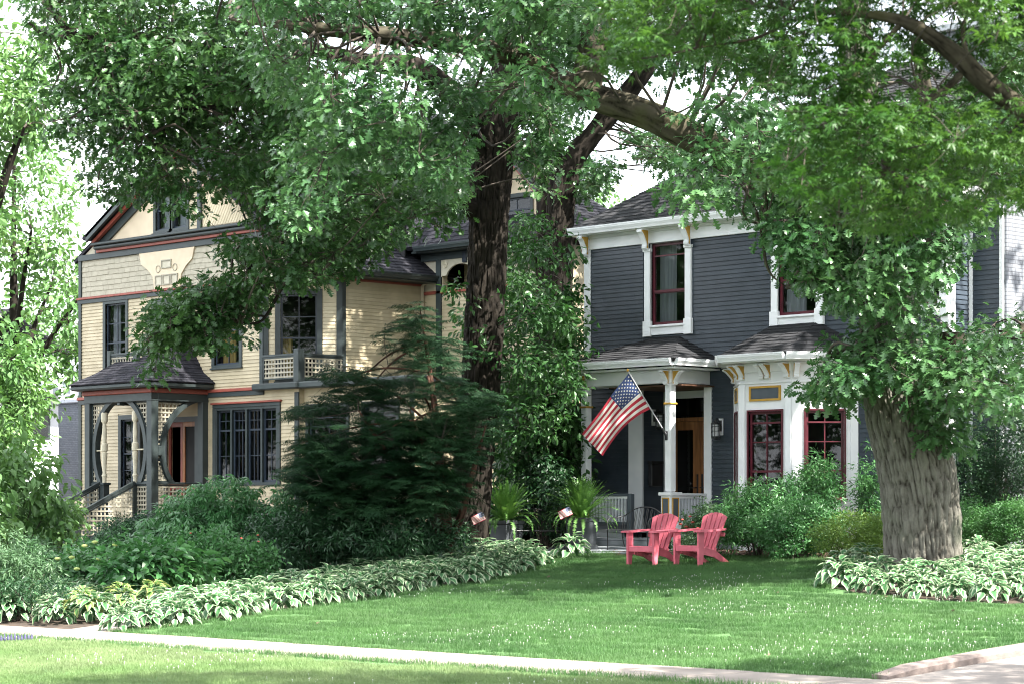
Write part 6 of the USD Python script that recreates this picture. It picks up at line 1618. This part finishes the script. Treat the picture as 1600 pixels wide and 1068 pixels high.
def stripes_flag(t, S, n=14, mcut=.40, back=True):
    """Thirteen stripes, a blue canton and fifty stars as separate cloth pieces; S maps (u along the fly, v down the hoist) to points."""
    def sheetm(u0, u1, v0, v1, nu, nv):
        u, v = np.meshgrid(np.linspace(u0, u1, nu + 1), np.linspace(v0, v1, nv + 1)); p = S(u.ravel(), v.ravel())
        i, j = np.meshgrid(np.arange(nv), np.arange(nu), indexing='ij'); k = nu + 1
        return p, np.stack([i * k + j, (i + 1) * k + j, (i + 1) * k + j + 1, i * k + j + 1], -1).reshape(-1, 4)
    for k in range(13):
        u0 = mcut if k < 7 else 0
        put('red_stripe' if k % 2 == 0 else 'white_stripe', sheetm(u0, 1, k / 13, (k + 1) / 13, n if k >= 7 else int(n * .6), 1), 'flag_red' if k % 2 == 0 else 'flag_white', t, True)
    put('canton', sheetm(0, mcut, 0, 7 / 13, max(3, n // 2), 5), 'flag_blue', t, True)
    return sheetm

# big flag on the porch column
cx, cy = PX1 - .02, PY - .09
poleb = np.array([cx, cy - .02, 3.27]); polet = poleb + np.array([-.03, -1.08, 1.22])
f = thing('house_flag', 'large US flag on an angled pole fixed to the right porch column', 'flag', poleb)
put('pole', MB().tube([(0, 0, 0), polet - poleb], [.014, .012], 10), 'steel_pole', f)
put('finial', MB().lathe([(.005, -.02), (.022, -.005), (.026, .015), (.015, .035), (.003, .042)], 12, polet - poleb), 'gold_trim', f)
put('holder', MB().bbox(-.03, .03, .0, .03, -.12, .06, .006).tube([(0, .01, -.05), (polet - poleb) * .10], [.024, .02], 10), 'black_metal', f)
D = polet - poleb; A_, B_ = D * .965, D * .40
R3 = np.array([*RIGHT, 0.0]); V3 = np.array([*VIEW, 0.0])
C_ = A_ + R3 * -.93 + np.array([0, 0, -1.20]); D_ = B_ + R3 * -.955 + np.array([0, 0, -.93])
def FS_(u, v):
    u, v = np.asarray(u)[:, None], np.asarray(v)[:, None]
    p = (A_ * (1 - u) + C_ * u) * (1 - v) + (B_ * (1 - u) + D_ * u) * v
    sag = np.sin(np.pi * u) * (.16 * v + .02) * (1 - .3 * u)
    p = p + np.array([0, 0, 1.0]) * sag * .9 + R3 * -.0
    wv = .055 * np.sin(9.5 * v + 5.5 * u + .4) * u ** .7 + .035 * np.sin(17 * v - 4 * u) * u
    pin = .10 * np.sin(np.pi * np.clip((u - .35) / .65, 0, 1)) * (.5 - v)
    return p + V3 * wv + (D_ - C_) * pin * .6
sheetm = stripes_flag(f, FS_, 22)
st = MB(); star = []
for k in range(10):
    r = 1 if k % 2 == 0 else .40; a = math.pi / 2 + k * math.pi / 5; star.append((r * math.cos(a), r * math.sin(a)))
for row in range(9):
    for col in range(6 if row % 2 == 0 else 5):
        u = .40 * ((col * 2 + 1 + (row % 2)) / 12); v = (7 / 13) * ((row + 1) / 10)
        ps = np.array([(u + .0165 * sx, v - .026 * sy) for sx, sy in star] + [(u, v)])
        q = FS_(ps[:, 0], ps[:, 1])
        nn = np.cross(q[2] - q[0], q[5] - q[0]); nn /= np.linalg.norm(nn)
        for s in (.004, -.004):
            st.add(q + nn * s, [(10, i, (i + 1) % 10) for i in range(10)])
put('stars', st, 'flag_white', f, kind='stuff')

def small_flag(px, py, d, label, ang):
    base = W(px + 10, py + 26, d); t = thing('small_flag', label, 'flag', base)
    tip = W(px + 6, py - 14, d) - base
    put('stick', MB().tube([(0, 0, 0), tip], [.004, .004], 6), 'twig_bark', t)
    R, Z = np.array([*RIGHT, 0.0]), np.array([0, 0, 1.0])
    h = tip / np.linalg.norm(tip)
    c, s = math.cos(ang), math.sin(ang)
    fly = -R * c - Z * s; hoist = R * s * .9 - Z * c
    def Sm(u, v):
        u, v = np.asarray(u)[:, None], np.asarray(v)[:, None]
        return tip + fly * u * .26 + hoist * v * .17 + V3 * (.018 * np.sin(7 * u + 2 * v))
    stripes_flag(t, Sm, 8)
    b = MB()
    for row in range(4):
        for col in range(5):
            q = Sm(np.array([.04 + col * .08]), np.array([.08 + row * .13]))[0]
            for sd in (-.004, .004):
                b.add(np.array([q + R * .006, q + Z * .006, q - R * .006, q - Z * .006]) + V3 * sd, [(0, 1, 2, 3)])
    put('stars', b, 'flag_white', t, kind='stuff')
small_flag(748, 812, 47.2, 'small US stick flag in the left fern planter', .45)
small_flag(884, 804, 48.0, 'small US stick flag in the right fern planter near the steps', .42)

def loveseat(label, loc, rz):
    t = thing('garden_bench', label, 'bench', loc, rz)
    w = .52; T = .011
    for k in range(12):
        put('seat_rod', MB().tube([(-w, .02 + k * .037, .41), (w, .02 + k * .037, .41)], .006, 6), 'black_metal', t)
    for x in (-w, w):
        put('leg', MB().tube([(x, .01, 0), (x, .0, .42)], T, 8), 'black_metal', t)
        put('arm', MB().tube(catmull([(x, .02, .42), (x * 1.03, .01, .56), (x * 1.05, .10, .64), (x * 1.04, .30, .65), (x, .44, .68)], 16), T, 8), 'black_metal', t)
        put('leg', MB().tube(catmull([(x, .56, 0), (x, .46, .22), (x, .44, .45), (x, .50, .70)], 12), T, 8), 'black_metal', t)
    rail = catmull([(-w, .50, .68), (-w * .5, .54, .82), (0, .55, .86), (w * .5, .54, .82), (w, .50, .68)], 30)
    put('back_rail', MB().tube(rail, T, 8), 'black_metal', t)
    for k in range(17):
        p = rail[int((k + 1) * 29 / 18)]
        put('back_rod', MB().tube([(p[0] * .96, .44, .42), p], .005, 6), 'black_metal', t)
    put('seat_rail', MB().tube([(-w, .0, .41), (w, .0, .41), (w, .44, .41), (-w, .44, .41), (-w, .0, .41)], T, 8), 'black_metal', t)
    return t
p = W(980, 800, 47.5); p[2] = ground(p[0], p[1]) + .03
loveseat('black wire garden bench in front of the porch steps', p, 2)
p = W(845, 800, 48.6); p[2] = ground(p[0], p[1]) + .03
loveseat('black wire garden bench in the shade between the two planters', p, 66)
# plant pot on the paving by the newel at the left, blue flower spikes at the lower left
p = W(57, 800, 50); p[2] = ground(p[0], p[1])
t = thing('flower_pot', 'dark round flower pot with spiky leaves left of the porch newel', 'pot', p)
put('body', MB().lathe([(.18, 0), (.24, .25), (.30, .50), (.33, .52), (.33, .57), (.29, .57), (.27, .50)], 24), 'terracotta', t, 40)
rk = np.random.default_rng(3)
for k in range(16):
    a = rk.uniform(0, 6.28); l = rk.uniform(.25, .5); o = rk.uniform(.05, .2)
    v, ff, _ = leaf([(0, .02), (.5, .035), (1, .002)], l, .2, .3)
    put('leaf', (orient(v, np.array([math.cos(a) * o, math.sin(a) * o, .3]), np.array([math.cos(a), math.sin(a), .1]), np.array([math.cos(a) * .1, math.sin(a) * .1, .52])), ff), 'bright_leaf', t)
for k in range(10):
    p = on_ground(2 + k * 5.3, 1004.5 - k * .15)
    t = thing('flower_spike', 'small blue-violet flower spike in the row at the lower left sidewalk edge', 'flower', p, group='row of blue flower spikes')
    put('stalk', MB().tube([(0, 0, -.02), (0, 0, .05)], .006, 6), 'shrub_leaf', t)
    v, ff = MB().lathe([(.008, .03), (.017, .04), (.019, .06), (.014, .085), (.008, .105), (.002, .12)], 9).arr()
    put('bloom', (v * (1 + .5 * (meshkit.noise(v * 90 + k, 3)[:, None] - .5)) * (1, 1, 1), ff), 'blue_flower', t)
